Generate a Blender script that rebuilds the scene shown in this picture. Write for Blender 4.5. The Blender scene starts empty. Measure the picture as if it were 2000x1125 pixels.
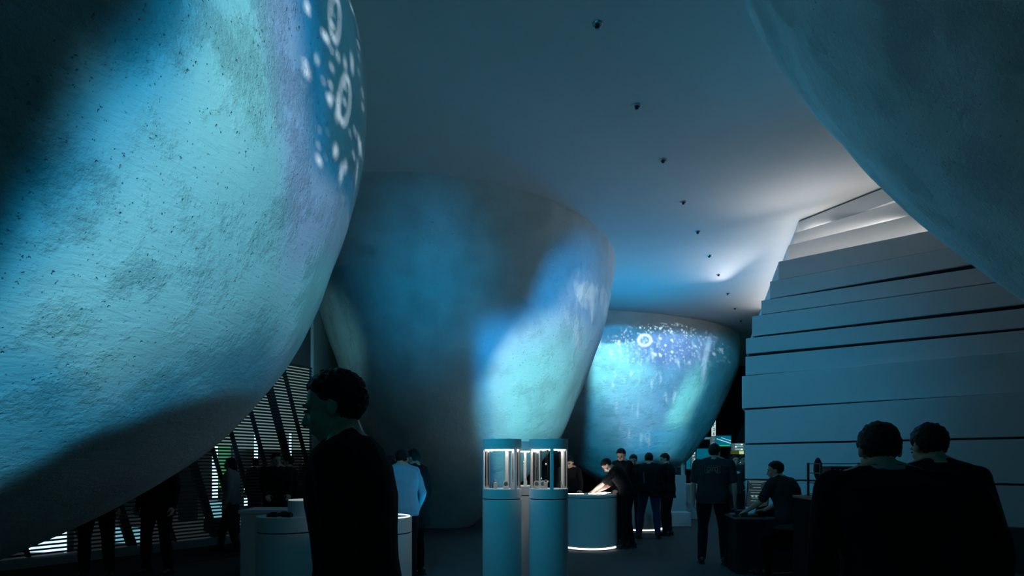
import bpy, bmesh, math, random
from mathutils import Vector, Matrix, noise
from math import radians as R, pi, sin, cos, sqrt

random.seed(7)
S = bpy.context.scene
COL = S.collection

# ------------------------------------------------------------------ camera
EYE = Vector((0.0, 0.0, 1.5))
FOC = 1200.0            # focal length in pixels of the 2000 px wide frame
HOR = 905.0             # row of the horizon
cam_d = bpy.data.cameras.new('camera')
cam_d.sensor_width = 36.0
cam_d.lens = 36.0 * FOC / 2000.0
cam_d.shift_y = (HOR - 562.5) / 2000.0
cam_d.clip_end = 200
cam = bpy.data.objects.new('camera', cam_d)
cam.location = EYE
cam.rotation_euler = (R(90), 0, 0)
COL.objects.link(cam)
S.camera = cam

# ------------------------------------------------------------------ world and exposure
w = bpy.data.worlds.new('night')
S.world = w
w.use_nodes = True
w.node_tree.nodes['Background'].inputs[0].default_value = (0.008, 0.105, 0.14, 1)
w.node_tree.nodes['Background'].inputs[1].default_value = 0.5
S.view_settings.view_transform = 'Standard'
S.view_settings.look = 'None'
S.view_settings.gamma = 1
S.view_settings.use_curve_mapping = False
S.view_settings.exposure = 0.0
S.cycles.use_denoising = True
S.cycles.max_bounces = 6
S.cycles.diffuse_bounces = 4
S.cycles.sample_clamp_indirect = 2.0

def srgb(r, g, b):
    f = lambda c: (c / 255 / 12.92) if c <= 10 else ((c / 255 + 0.055) / 1.055) ** 2.4
    return (f(r), f(g), f(b))

CEIL = 6.5

# ------------------------------------------------------------------ the four pods: (z, centre x, centre y, radius) and width factor
PODS = {
    1: (0.998, [(0.0, -6.27, 4.64, 0.293), (0.7, -6.13, 4.73, 1.876), (1.4, -6.08, 4.82, 3.027), (2.2, -6.06, 4.89, 3.794), (3.2, -6.02, 4.94, 4.329), (4.4, -5.99, 5.02, 4.608), (5.5, -5.98, 5.12, 4.623), (6.5, -6.08, 5.17, 4.154)]),
    2: (0.826, [(0.0, -1.6, 14.97, 0.799), (1.0, -1.34, 14.99, 1.85), (2.0, -1.16, 15.04, 2.728), (3.0, -1.16, 15.15, 3.295), (4.2, -1.12, 15.4, 3.884), (5.4, -1.31, 15.81, 4.519), (6.5, -2.12, 16.32, 5.794)]),
    3: (1.278, [(0.0, 5.25, 24.88, 0.419), (1.0, 4.84, 24.91, 1.324), (2.0, 4.41, 24.97, 2.326), (3.0, 3.87, 25.09, 3.285), (4.2, 3.17, 25.32, 4.287), (5.4, 2.32, 25.7, 5.4), (6.5, 1.29, 26.23, 6.345)]),
    4: (1.036, [(0.0, 6.95, 4.6, 0.06), (0.6, 6.94, 4.56, 0.3), (1.3, 6.93, 4.5, 0.787), (2.3, 6.91, 4.45, 1.607), (3.3, 6.85, 4.43, 2.562), (4.3, 6.77, 4.4, 3.339), (5.4, 6.63, 4.34, 4.012), (6.5, 6.57, 4.37, 4.54)]),
}
def spline(zk, v, z):
    n = len(zk)
    m = []
    for i in range(n):
        if i == 0: m.append((v[1] - v[0]) / (zk[1] - zk[0]))
        elif i == n - 1: m.append((v[-1] - v[-2]) / (zk[-1] - zk[-2]))
        else:
            h0, h1 = zk[i] - zk[i-1], zk[i+1] - zk[i]
            m.append(((v[i+1] - v[i]) / h1 * h0 + (v[i] - v[i-1]) / h0 * h1) / (h0 + h1))
    i = 0
    while i < n - 2 and z > zk[i+1]: i += 1
    h = zk[i+1] - zk[i]
    t = min(max((z - zk[i]) / h, 0), 1)
    return (2*t**3 - 3*t**2 + 1) * v[i] + (t**3 - 2*t**2 + t) * h * m[i] + (-2*t**3 + 3*t**2) * v[i+1] + (t**3 - t**2) * h * m[i+1]
def pod_at(k, z):
    el, P = PODS[k]
    zk = [p[0] for p in P]
    return el, spline(zk, [p[1] for p in P], z), spline(zk, [p[2] for p in P], z), spline(zk, [p[3] for p in P], z)
def pod_hit(k, x, y):
    """the point of pod k seen along the direction (x, y) of the photograph"""
    d = Vector(((x - 1000) / FOC, 1, (HOR - y) / FOC))
    def c(t):
        p = EYE + d * t
        if p.z > CEIL or p.z < 0: return 9
        el, cx, cy, r = pod_at(k, p.z)
        return math.hypot((p.x - cx) / el, p.y - cy) - r
    t, best = 1.0, (9, 1)
    while t < 34:
        v = c(t)
        if v < best[0]: best = (v, t)
        if v < 0:
            a, b = t - 0.1, t
            for _ in range(12):
                m_ = (a + b) / 2
                if c(m_) < 0: b = m_
                else: a = m_
            return EYE + d * b
        t += 0.1
    return EYE + d * best[1]
def ceil_hit(x, y):
    t = (CEIL - EYE.z) * FOC / (HOR - y)
    return Vector(((x - 1000) / FOC * t, t, CEIL))
def at(x, y, d):
    return Vector(((x - 1000) / FOC * d, d, EYE.z + (HOR - y) / FOC * d))

# ------------------------------------------------------------------ projectors: spot lights with a procedural slide
class Projector:
    def __init__(s, name, pos, target, cone, energy, soft=0.03):
        l = bpy.data.lights.new(name, 'SPOT')
        l.energy = energy; l.spot_size = R(cone); l.spot_blend = 0.15; l.shadow_soft_size = soft
        o = bpy.data.objects.new(name, l); COL.objects.link(o)
        o.location = pos
        q = (Vector(target) - Vector(pos)).to_track_quat('-Z', 'Y')
        o.rotation_euler = q.to_euler()
        s.inv = (Matrix.Translation(pos) @ q.to_matrix().to_4x4()).inverted()
        l.use_nodes = True
        s.nt = l.node_tree
        s.em = s.nt.nodes['Emission']
        tc = s.N('ShaderNodeTexCoord')
        sep = s.N('ShaderNodeSeparateXYZ'); s.L(tc.outputs['Normal'], sep.inputs[0])
        neg = s.M('MULTIPLY', sep.outputs[2], -1.0)
        cb = s.N('ShaderNodeCombineXYZ')
        s.L(s.M('DIVIDE', sep.outputs[0], neg), cb.inputs[0]); s.L(s.M('DIVIDE', sep.outputs[1], neg), cb.inputs[1])
        s.p0 = cb.outputs[0]; s.p = s.p0
        s.col = None
    def N(s, t): return s.nt.nodes.new(t)
    def L(s, a, b): s.nt.links.new(a, b)
    def M(s, op, a, b=None, c=None):
        n = s.N('ShaderNodeMath'); n.operation = op
        for i, v in enumerate((a, b, c)):
            if v is None: continue
            if isinstance(v, (int, float)): n.inputs[i].default_value = v
            else: s.L(v, n.inputs[i])
        return n.outputs[0]
    def warp(s, scale, amp):
        n = s.N('ShaderNodeTexNoise'); n.inputs['Scale'].default_value = scale; n.inputs['Detail'].default_value = 3
        s.L(s.p0, n.inputs['Vector'])
        a = s.N('ShaderNodeVectorMath'); a.operation = 'SUBTRACT'; s.L(n.outputs['Color'], a.inputs[0]); a.inputs[1].default_value = (.5, .5, .5)
        b = s.N('ShaderNodeVectorMath'); b.operation = 'SCALE'; s.L(a.outputs[0], b.inputs[0]); b.inputs['Scale'].default_value = amp
        c = s.N('ShaderNodeVectorMath'); c.operation = 'ADD'; s.L(s.p0, c.inputs[0]); s.L(b.outputs[0], c.inputs[1])
        s.p = c.outputs[0]
    def uv(s, P):
        q = s.inv @ P
        return (q.x / -q.z, q.y / -q.z)
    def step(s, v, lo, hi):
        n = s.N('ShaderNodeMapRange'); n.interpolation_type = 'SMOOTHSTEP'; n.clamp = True
        s.L(v, n.inputs[0]); n.inputs[1].default_value = lo; n.inputs[2].default_value = hi
        return n.outputs[0]
    def dot(s, ax, ay, c):
        n = s.N('ShaderNodeVectorMath'); n.operation = 'DOT_PRODUCT'
        s.L(s.p, n.inputs[0]); n.inputs[1].default_value = (ax, ay, 0)
        return s.M('ADD', n.outputs['Value'], c)
    def ell_t(s, c, a, b):
        """distance measure: 0 in c, 1 on the ellipse through a and b"""
        c, a, b = s.uv(c), s.uv(a), s.uv(b)
        ax, ay, bx, by = a[0]-c[0], a[1]-c[1], b[0]-c[0], b[1]-c[1]
        D = ax*by - ay*bx
        r1 = (by/D, -bx/D); r2 = (-ay/D, ax/D)
        cb = s.N('ShaderNodeCombineXYZ')
        s.L(s.dot(r1[0], r1[1], -(r1[0]*c[0]+r1[1]*c[1])), cb.inputs[0])
        s.L(s.dot(r2[0], r2[1], -(r2[0]*c[0]+r2[1]*c[1])), cb.inputs[1])
        n = s.N('ShaderNodeVectorMath'); n.operation = 'LENGTH'; s.L(cb.outputs[0], n.inputs[0])
        return n.outputs['Value']
    def ell(s, c, a, b, soft=.5):
        return s.step(s.ell_t(c, a, b), 1 + soft, max(0, 1 - soft))
    def ring(s, c, a, b, wd=.15):
        t = s.M('ABSOLUTE', s.M('SUBTRACT', s.ell_t(c, a, b), 1.0))
        return s.step(t, wd, wd * .4)
    def half(s, a, b, c):
        """0 on the line a-b, 1 at c"""
        a, b, c = s.uv(a), s.uv(b), s.uv(c)
        nx, ny = -(b[1]-a[1]), b[0]-a[0]
        k = nx*(c[0]-a[0]) + ny*(c[1]-a[1])
        nx, ny = nx/k, ny/k
        return s.step(s.dot(nx, ny, -(nx*a[0]+ny*a[1])), 0, 1)
    def mul(s, *m):
        v = m[0]
        for k in m[1:]: v = s.M('MULTIPLY', v, k)
        return v
    def dots(s, scale, r, stretch=1.0, density=.5, rot=0.0, ring=False):
        mp = s.N('ShaderNodeMapping'); s.L(s.p0, mp.inputs[0]); mp.inputs['Scale'].default_value = (scale * stretch, scale, scale)
        mp.inputs['Rotation'].default_value = (0, 0, rot)
        v = s.N('ShaderNodeTexVoronoi'); v.voronoi_dimensions = '2D'; v.inputs['Scale'].default_value = 1.0
        s.L(mp.outputs[0], v.inputs['Vector'])
        sc = s.N('ShaderNodeSeparateColor'); s.L(v.outputs['Color'], sc.inputs[0])
        rad = s.M('MULTIPLY', s.M('ADD', sc.outputs[1], .25), r)
        t = s.M('DIVIDE', v.outputs['Distance'], rad)
        if ring: m = s.step(s.M('ABSOLUTE', s.M('SUBTRACT', t, .8)), .3, .12)
        else: m = s.step(t, 1.0, .6)
        return s.M('MULTIPLY', m, s.M('LESS_THAN', sc.outputs[0], density))
    def texture(s, scale, lo, hi, stretch=(1, 1)):
        mp = s.N('ShaderNodeMapping'); s.L(s.p0, mp.inputs[0]); mp.inputs['Scale'].default_value = (stretch[0], stretch[1], 1)
        n = s.N('ShaderNodeTexNoise'); n.inputs['Scale'].default_value = scale; n.inputs['Detail'].default_value = 4
        s.L(mp.outputs[0], n.inputs['Vector'])
        return s.step(n.outputs['Fac'], lo, hi)
    def paint(s, mask, color, k=1.0):
        if not isinstance(k, float) or k != 1.0: mask = s.M('MULTIPLY', mask, k)
        m = s.N('ShaderNodeMix'); m.data_type = 'RGBA'
        s.L(mask, m.inputs[0])
        if s.col is None: m.inputs[6].default_value = (0, 0, 0, 1)
        else: s.L(s.col, m.inputs[6])
        m.inputs[7].default_value = (*color, 1)
        s.col = m.outputs[2]
    def done(s, mask=None):
        if mask is not None:
            v = s.N('ShaderNodeVectorMath'); v.operation = 'SCALE'; s.L(s.col, v.inputs[0]); s.L(mask, v.inputs['Scale'])
            s.col = v.outputs[0]
        s.L(s.col, s.em.inputs[0])

def E_(pr, k, x, y, rx, ry, rot=0, soft=.5, ring=None):
    c, s_ = cos(R(rot)), sin(R(rot))
    a = pod_hit(k, x + rx*c, y + rx*s_); b = pod_hit(k, x - ry*s_, y + ry*c)
    C_ = pod_hit(k, x, y)
    return pr.ring(C_, a, b, ring) if ring else pr.ell(C_, a, b, soft)
def H_(pr, k, a, b, c): return pr.half(pod_hit(k, *a), pod_hit(k, *b), pod_hit(k, *c))

# pod 1, front left
p1 = Projector('projector_on_front_pod', (2.2, -1.6, 3.4), pod_hit(1, 400, 450), 95, 3400)
p1.warp(2.0, .10)
LAV = srgb(118, 160, 215); CY = srgb(94, 174, 200); BL = srgb(0, 128, 178); DB = srgb(5, 82, 112)
low = H_(p1, 1, (60, 965), (470, 815), (430, 770))
left = H_(p1, 1, (140, 5), (10, 220), (230, 230))
p1.paint(p1.mul(low, left, H_(p1, 1, (724, 60), (714, 330), (700, 200))), BL, .85)
inner = H_(p1, 1, (230, 40), (0, 400), (330, 320))
lowin = H_(p1, 1, (250, 900), (500, 760), (330, 640))
p1.paint(p1.mul(inner, lowin, H_(p1, 1, (724, 60), (714, 330), (690, 200))), CY)
p1.paint(E_(p1, 1, 60, 800, 130, 130, 0, .6), BL, .75)
p1.paint(E_(p1, 1, 470, 120, 80, 200, 0, .8), srgb(112, 192, 208), .7)
p1.paint(p1.texture(5, .45, .75), srgb(95, 170, 200), .35)
p1.paint(H_(p1, 1, (490, 100), (520, 420), (570, 260)), LAV, .8)
p1.paint(E_(p1, 1, 610, 600, 60, 110, 25, .6), srgb(90, 205, 225), .7)
p1.paint(H_(p1, 1, (470, 770), (600, 600), (540, 740)), BL, .6)
edge = H_(p1, 1, (724, 60), (712, 360), (700, 200))
deep = p1.mul(edge, H_(p1, 1, (552, 60), (568, 300), (612, 180)), H_(p1, 1, (590, 350), (690, 485), (650, 335)))
p1.paint(deep, srgb(0, 110, 165))
p1.paint(p1.mul(H_(p1, 1, (600, 60), (607, 300), (650, 180)), H_(p1, 1, (622, 320), (692, 410), (660, 310))), srgb(8, 84, 112))
WH = (.85, 1.15, 1.4)
p1.paint(p1.mul(deep, p1.dots(60, .36, .7, .16)), WH)
p1.paint(p1.mul(deep, p1.dots(120, .34, .7, .18)), WH)
p1.paint(E_(p1, 1, 665, 188, 11, 46, 6, ring=.15), WH, .95)
p1.paint(E_(p1, 1, 657, 30, 10, 44, 4, ring=.14), WH, .9)
for x_, y_, rx_, ry_, ro_ in ((637, 186, 5, 14, 12), (650, 212, 4, 22, 10), (644, 292, 6, 17, 4), (655, 335, 4, 24, 8), (663, 322, 4, 14, 8), (690, 330, 3, 30, 8), (670, 118, 3, 13, 4), (685, 118, 3, 22, 2), (613, 106, 4, 8, 0), (598, 128, 3, 8, 0), (656, 103, 3, 10, 0)):
    p1.paint(E_(p1, 1, x_, y_, rx_*.7, ry_*.8, ro_, .35), WH, .85)
p1.done(p1.mul(low, left, H_(p1, 1, (724, 60), (714, 330), (700, 200))))

# pod 2, middle
p2 = Projector('projector_on_middle_pod', (1.2, 0.5, 4.2), pod_hit(2, 1000, 650), 46, 11500)
p2.warp(4.0, .05)
p2.paint(E_(p2, 2, 830, 560, 115, 130, 0, .8), srgb(0, 78, 112), .75)
halo = srgb(0, 118, 185)
bodyA = p2.mul(H_(p2, 2, (935, 650), (952, 860), (975, 760)), H_(p2, 2, (935, 600), (1080, 578), (1030, 660)), E_(p2, 2, 1085, 815, 128, 212, 0, .16))
haloA = p2.mul(H_(p2, 2, (900, 640), (925, 860), (970, 760)), H_(p2, 2, (920, 595), (1080, 560), (1040, 650)))
p2.paint(E_(p2, 2, 1120, 590, 70, 130, 8, .35), halo, .9)
p2.paint(haloA, halo, .9)
p2.paint(E_(p2, 2, 1130, 630, 48, 100, 8, .35), srgb(95, 155, 215), .9)
p2.paint(bodyA, srgb(122, 178, 222))
p2.paint(E_(p2, 2, 1060, 770, 80, 120, 8, .6), srgb(110, 208, 225))
p2.paint(p2.mul(bodyA, H_(p2, 2, (960, 800), (1110, 800), (1040, 880))), srgb(85, 195, 205), .5)
st = E_(p2, 2, 1145, 610, 40, 100, 8, .4)
p2.paint(p2.mul(st, p2.texture(70, .52, .62, (1, .25))), srgb(160, 205, 240), .8)
p2.done(p2.mul(H_(p2, 2, (1214, 500), (1112, 860), (1176, 600)), H_(p2, 2, (960, 1015), (1060, 1010), (1020, 950))))

# pod 3, far
p3 = Projector('projector_on_far_pod', (2.46, 10.15, 6.42), pod_hit(3, 1300, 760), 60, 15000)
p3.warp(9.0, .012)
p3.paint(p3.mul(H_(p3, 3, (1120, 636), (1420, 645), (1300, 670)), E_(p3, 3, 1290, 740, 220, 260, 0, .2)), srgb(14, 105, 138), .95)
poly = p3.mul(H_(p3, 3, (1392, 690), (1318, 850), (1345, 720)), H_(p3, 3, (1148, 700), (1215, 880), (1178, 700)),
              H_(p3, 3, (1150, 655), (1390, 652), (1280, 668)), H_(p3, 3, (1225, 885), (1330, 875), (1280, 862)))
p3.paint(poly, srgb(105, 142, 205))
p3.paint(p3.mul(poly, H_(p3, 3, (1392, 690), (1318, 850), (1350, 700))), srgb(78, 145, 192))
p3.paint(E_(p3, 3, 1205, 720, 60, 60, 0, .5), srgb(108, 200, 215), .9)
p3.paint(E_(p3, 3, 1225, 790, 55, 70, 0, .7), srgb(100, 172, 208), .7)
p3.paint(E_(p3, 3, 1335, 790, 22, 90, 22, .6), srgb(110, 215, 232), .9)
p3.paint(E_(p3, 3, 1280, 860, 60, 22, -10, .6), srgb(60, 170, 225), .7)
p3.paint(E_(p3, 3, 1300, 680, 75, 32, 4, .5), srgb(75, 110, 175), .75)
p3.paint(p3.mul(E_(p3, 3, 1205, 655, 45, 20, 0, .3), H_(p3, 3, (1150, 674), (1300, 674), (1200, 668))), srgb(10, 75, 115), .9)
p3.paint(p3.mul(poly, p3.texture(60, .55, .68, (1, .35))), srgb(175, 228, 245), .45)
bub = E_(p3, 3, 1290, 672, 120, 42, 6, .3)
p3.paint(p3.mul(bub, p3.dots(150, .34, 1, .45)), srgb(200, 230, 250), .9)
p3.paint(p3.mul(bub, p3.dots(60, .26, 1, .25)), srgb(200, 230, 250), .9)
p3.paint(E_(p3, 3, 1259, 665, 12, 11, 0, ring=.3), srgb(185, 225, 250), .9)
p3.paint(E_(p3, 3, 1378, 700, 5, 44, 8, .5), srgb(150, 200, 245), .8)
p3.done(p3.mul(H_(p3, 3, (1200, 925), (1330, 920), (1270, 890)), p3.half(at(1462, 600, 24), at(1448, 850, 24), at(1440, 700, 24)), p3.half(at(1138, 640, 21), at(1138, 860, 22), at(1162, 750, 21.5))))

def spot(name, pos, target, cone, energy, color, soft=.2, blend=1.0):
    l = bpy.data.lights.new(name, 'SPOT'); l.energy = energy; l.spot_size = R(cone); l.spot_blend = blend
    l.shadow_soft_size = soft; l.color = color
    o = bpy.data.objects.new(name, l); COL.objects.link(o); o.location = pos
    o.rotation_euler = (Vector(target) - Vector(pos)).to_track_quat('-Z', 'Y').to_euler()
    return o
def area(name, pos, target, sx, sy, energy, color, along=None, spread=180):
    l = bpy.data.lights.new(name, 'AREA'); l.shape = 'RECTANGLE'; l.size = sx; l.size_y = sy; l.energy = energy; l.color = color; l.spread = R(spread)
    o = bpy.data.objects.new(name, l); COL.objects.link(o); o.location = pos
    z = (Vector(pos) - Vector(target)).normalized()
    x = (Vector(along) if along else Vector((1, 0, 0)))
    x = (x - z*x.dot(z)).normalized(); y = z.cross(x)
    o.rotation_euler = Matrix((x, y, z)).transposed().to_euler()
    return o
# added blue washes without fixtures: ceiling, stepped wall, right pod and plinths
spot('blue_wash_far_ceiling', (3.8, 17.2, 2.4), (3.8, 16.0, 6.5), 130, 900, srgb(0, 130, 185), .3)
spot('blue_wash_stepped_wall', (-1.0, 6.0, 6.0), (4.7, 11.2, 2.7), 44, 1350, srgb(0, 120, 160), .3)
spot('blue_wash_right_pod', (3.0, 12.6, 4.4), (3.5, 6.6, 4.8), 60, 600, srgb(0, 120, 160), .3)
spot('blue_wash_plinths', (-1.1, 3.9, 4.2), (0.3, 8.0, 0.9), 66, 720, srgb(0, 122, 158), .3)
spot('blue_wash_ceiling', (-0.4, 7.8, 0.3), (0.0, 8.8, 6.5), 140, 290, srgb(0, 115, 145), .3)
spot('blue_wash_far_plinths', (1.98, 8.6, 6.42), (3.4, 14.6, 0.6), 42, 420, srgb(0, 122, 158), .1)
spot('pale_wash_left_corner', (-3.6, 9.8, 3.6), (-4.7, 15.0, 4.0), 60, 130, srgb(110, 190, 205), .1)  # added fill for the pale wall beyond the screen
area('hall_fill', (-8.5, 15.5, 6.0), (-8.5, 15.5, 0), 3, 3, 90, (.8, .95, 1))  # added fill that brightens slats and hall floor, no fixture

# ------------------------------------------------------------------ materials
MATS = {}
def mat(name, color, rough=.6, metal=0.0, emit=None, es=0.0, bump=None, spec=.5, var=None):
    if name in MATS: return MATS[name]
    m = bpy.data.materials.new(name); m.use_nodes = True
    nt = m.node_tree; b = nt.nodes['Principled BSDF']
    b.inputs['Base Color'].default_value = (*color, 1); b.inputs['Roughness'].default_value = rough
    b.inputs['Metallic'].default_value = metal; b.inputs['Specular IOR Level'].default_value = spec
    if emit: b.inputs['Emission Color'].default_value = (*emit, 1); b.inputs['Emission Strength'].default_value = es
    tc = nt.nodes.new('ShaderNodeTexCoord')
    n = nt.nodes.new('ShaderNodeTexNoise'); nt.links.new(tc.outputs['Object'], n.inputs['Vector'])
    n.inputs['Scale'].default_value = (var or (8, .1))[0]; n.inputs['Detail'].default_value = 4
    mr = nt.nodes.new('ShaderNodeMapRange'); nt.links.new(n.outputs['Fac'], mr.inputs[0])
    a = (var or (8, .1))[1]
    mr.inputs[3].default_value = 1 - a; mr.inputs[4].default_value = 1 + a
    sc = nt.nodes.new('ShaderNodeVectorMath'); sc.operation = 'SCALE'; sc.inputs[0].default_value = color
    nt.links.new(mr.outputs[0], sc.inputs['Scale']); nt.links.new(sc.outputs[0], b.inputs['Base Color'])
    if bump:
        n2 = nt.nodes.new('ShaderNodeTexNoise'); nt.links.new(tc.outputs['Object'], n2.inputs['Vector'])
        n2.inputs['Scale'].default_value = bump[0]; n2.inputs['Detail'].default_value = 5
        bp = nt.nodes.new('ShaderNodeBump'); bp.inputs['Distance'].default_value = bump[1]
        nt.links.new(n2.outputs['Fac'], bp.inputs['Height']); nt.links.new(bp.outputs[0], b.inputs['Normal'])
    MATS[name] = m
    return m

def plaster():
    m = bpy.data.materials.new('rough_plaster'); m.use_nodes = True
    nt = m.node_tree; b = nt.nodes['Principled BSDF']; L = nt.links.new
    b.inputs['Roughness'].default_value = .85; b.inputs['Specular IOR Level'].default_value = .2
    tc = nt.nodes.new('ShaderNodeTexCoord')
    def nz(scale, det=4, rough=.55, dist=0.0, st=None):
        n = nt.nodes.new('ShaderNodeTexNoise'); n.inputs['Scale'].default_value = scale; n.inputs['Detail'].default_value = det
        n.inputs['Roughness'].default_value = rough; n.inputs['Distortion'].default_value = dist
        if st:
            mp = nt.nodes.new('ShaderNodeMapping'); mp.inputs['Scale'].default_value = st; mp.inputs['Rotation'].default_value = (.5, .3, .2)
            L(tc.outputs['Object'], mp.inputs[0]); L(mp.outputs[0], n.inputs['Vector'])
        else: L(tc.outputs['Object'], n.inputs['Vector'])
        return n.outputs['Fac']
    def rng(v, a, b_, c=0, d=1):
        n = nt.nodes.new('ShaderNodeMapRange'); n.interpolation_type = 'SMOOTHSTEP'; L(v, n.inputs[0])
        for i, q in enumerate((a, b_, c, d)): n.inputs[i+1].default_value = q
        return n.outputs[0]
    def mth(op, a, b_):
        n = nt.nodes.new('ShaderNodeMath'); n.operation = op
        for i, v in enumerate((a, b_)):
            if isinstance(v, (int, float)): n.inputs[i].default_value = v
            else: L(v, n.inputs[i])
        return n.outputs[0]
    patches = rng(nz(1.6, 6, .65), .44, .64)
    grain = nz(26, 6, .65, .4)
    lumps = nz(30, 6, .72, .2)
    pv = nt.nodes.new('ShaderNodeTexVoronoi'); pv.inputs['Scale'].default_value = 16; L(tc.outputs['Object'], pv.inputs['Vector'])
    pc = nt.nodes.new('ShaderNodeSeparateColor'); L(pv.outputs['Color'], pc.inputs[0])
    pits = mth('MULTIPLY', rng(pv.outputs['Distance'], .16, .06), mth('GREATER_THAN', pc.outputs[0], .86))
    holes = rng(nz(38, 3, .6, .1), .66, .74)
    trowel = nz(6, 4, .6, .6, (1.0, 1.0, 5.0))
    h = mth('MULTIPLY', mth('MULTIPLY', lumps, mth('ADD', mth('MULTIPLY', patches, .9), .1)), .028)
    h = mth('SUBTRACT', h, mth('MULTIPLY', pits, .012))
    h = mth('ADD', h, mth('MULTIPLY', grain, .003))
    h = mth('ADD', h, mth('MULTIPLY', trowel, .008))
    h = mth('SUBTRACT', h, mth('MULTIPLY', mth('MULTIPLY', holes, rng(nz(.9, 3), .4, .6, .2, 1)), .03))
    bp = nt.nodes.new('ShaderNodeBump'); bp.inputs['Distance'].default_value = 1.0; bp.inputs['Strength'].default_value = 1.0
    L(h, bp.inputs['Height']); L(bp.outputs[0], b.inputs['Normal'])
    mr = rng(nz(2.5, 5), .3, .7, .68, .74)
    mr = mth('MULTIPLY', mr, rng(holes, 0, 1, 1, .75))
    cb = nt.nodes.new('ShaderNodeCombineXYZ')
    L(mr, cb.inputs[0]); L(mr, cb.inputs[1]); L(mth('MULTIPLY', mr, .97), cb.inputs[2]); L(cb.outputs[0], b.inputs['Base Color'])
    return m
PL = plaster()
CEILM = mat('ceiling_plaster', (.68, .68, .68), .9, bump=(2, .004), spec=.1, var=(1.5, .05))
WHITE = mat('white_painted_panel', (.66, .67, .68), .55, bump=(60, .001), spec=.3, var=(3, .04))
PED = mat('white_lacquer_plinth', (.7, .71, .72), .45, spec=.4, var=(3, .03))
DARK = mat('dark_shadow_gap', (.02, .02, .022), .9)
BLK = mat('black_cloth', (.012, .012, .014), .95, bump=(90, .002), spec=.1)
BLK2 = mat('black_plastic', (.02, .02, .022), .4, spec=.4)
CHAR = mat('charcoal_cloth', (.035, .038, .042), .9, bump=(60, .003), spec=.1)
SHIRT = mat('pale_blue_shirt_cotton', (.30, .40, .52), .85, bump=(30, .004), spec=.1)
GREY = mat('grey_knit', (.30, .31, .30), .9, bump=(50, .004), spec=.1)
DENIM = mat('dark_denim', (.025, .04, .09), .9, bump=(80, .002), spec=.1)
SKIN = mat('skin', (.56, .34, .25), .5, spec=.35, var=(20, .08))
HAIR = mat('black_hair', (.008, .007, .007), .55, bump=(120, .006), spec=.3)
METAL = mat('brushed_metal', (.55, .57, .6), .3, 1.0)
LED = mat('white_led_strip', (.9, .9, .9), .5, emit=(1, .97, .92), es=8.0)
LEDC = mat('display_case_led', (.9, .9, .9), .5, emit=(1, .93, .88), es=16.0)
LEDB = mat('white_led_line', (.9, .9, .9), .5, emit=(.85, .95, 1), es=2.2)
def glass():
    m = bpy.data.materials.new('clear_glass'); m.use_nodes = True
    nt = m.node_tree
    for n in list(nt.nodes):
        if n.type != 'OUTPUT_MATERIAL': nt.nodes.remove(n)
    o = [n for n in nt.nodes if n.type == 'OUTPUT_MATERIAL'][0]
    t = nt.nodes.new('ShaderNodeBsdfTransparent'); t.inputs[0].default_value = (.93, .97, .96, 1)
    g = nt.nodes.new('ShaderNodeBsdfGlossy'); g.inputs['Roughness'].default_value = .03
    f = nt.nodes.new('ShaderNodeFresnel'); f.inputs['IOR'].default_value = 1.45
    mx = nt.nodes.new('ShaderNodeMixShader')
    nt.links.new(f.outputs[0], mx.inputs[0]); nt.links.new(t.outputs[0], mx.inputs[1]); nt.links.new(g.outputs[0], mx.inputs[2])
    nt.links.new(mx.outputs[0], o.inputs[0])
    return m
GLASS = glass()
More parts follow.
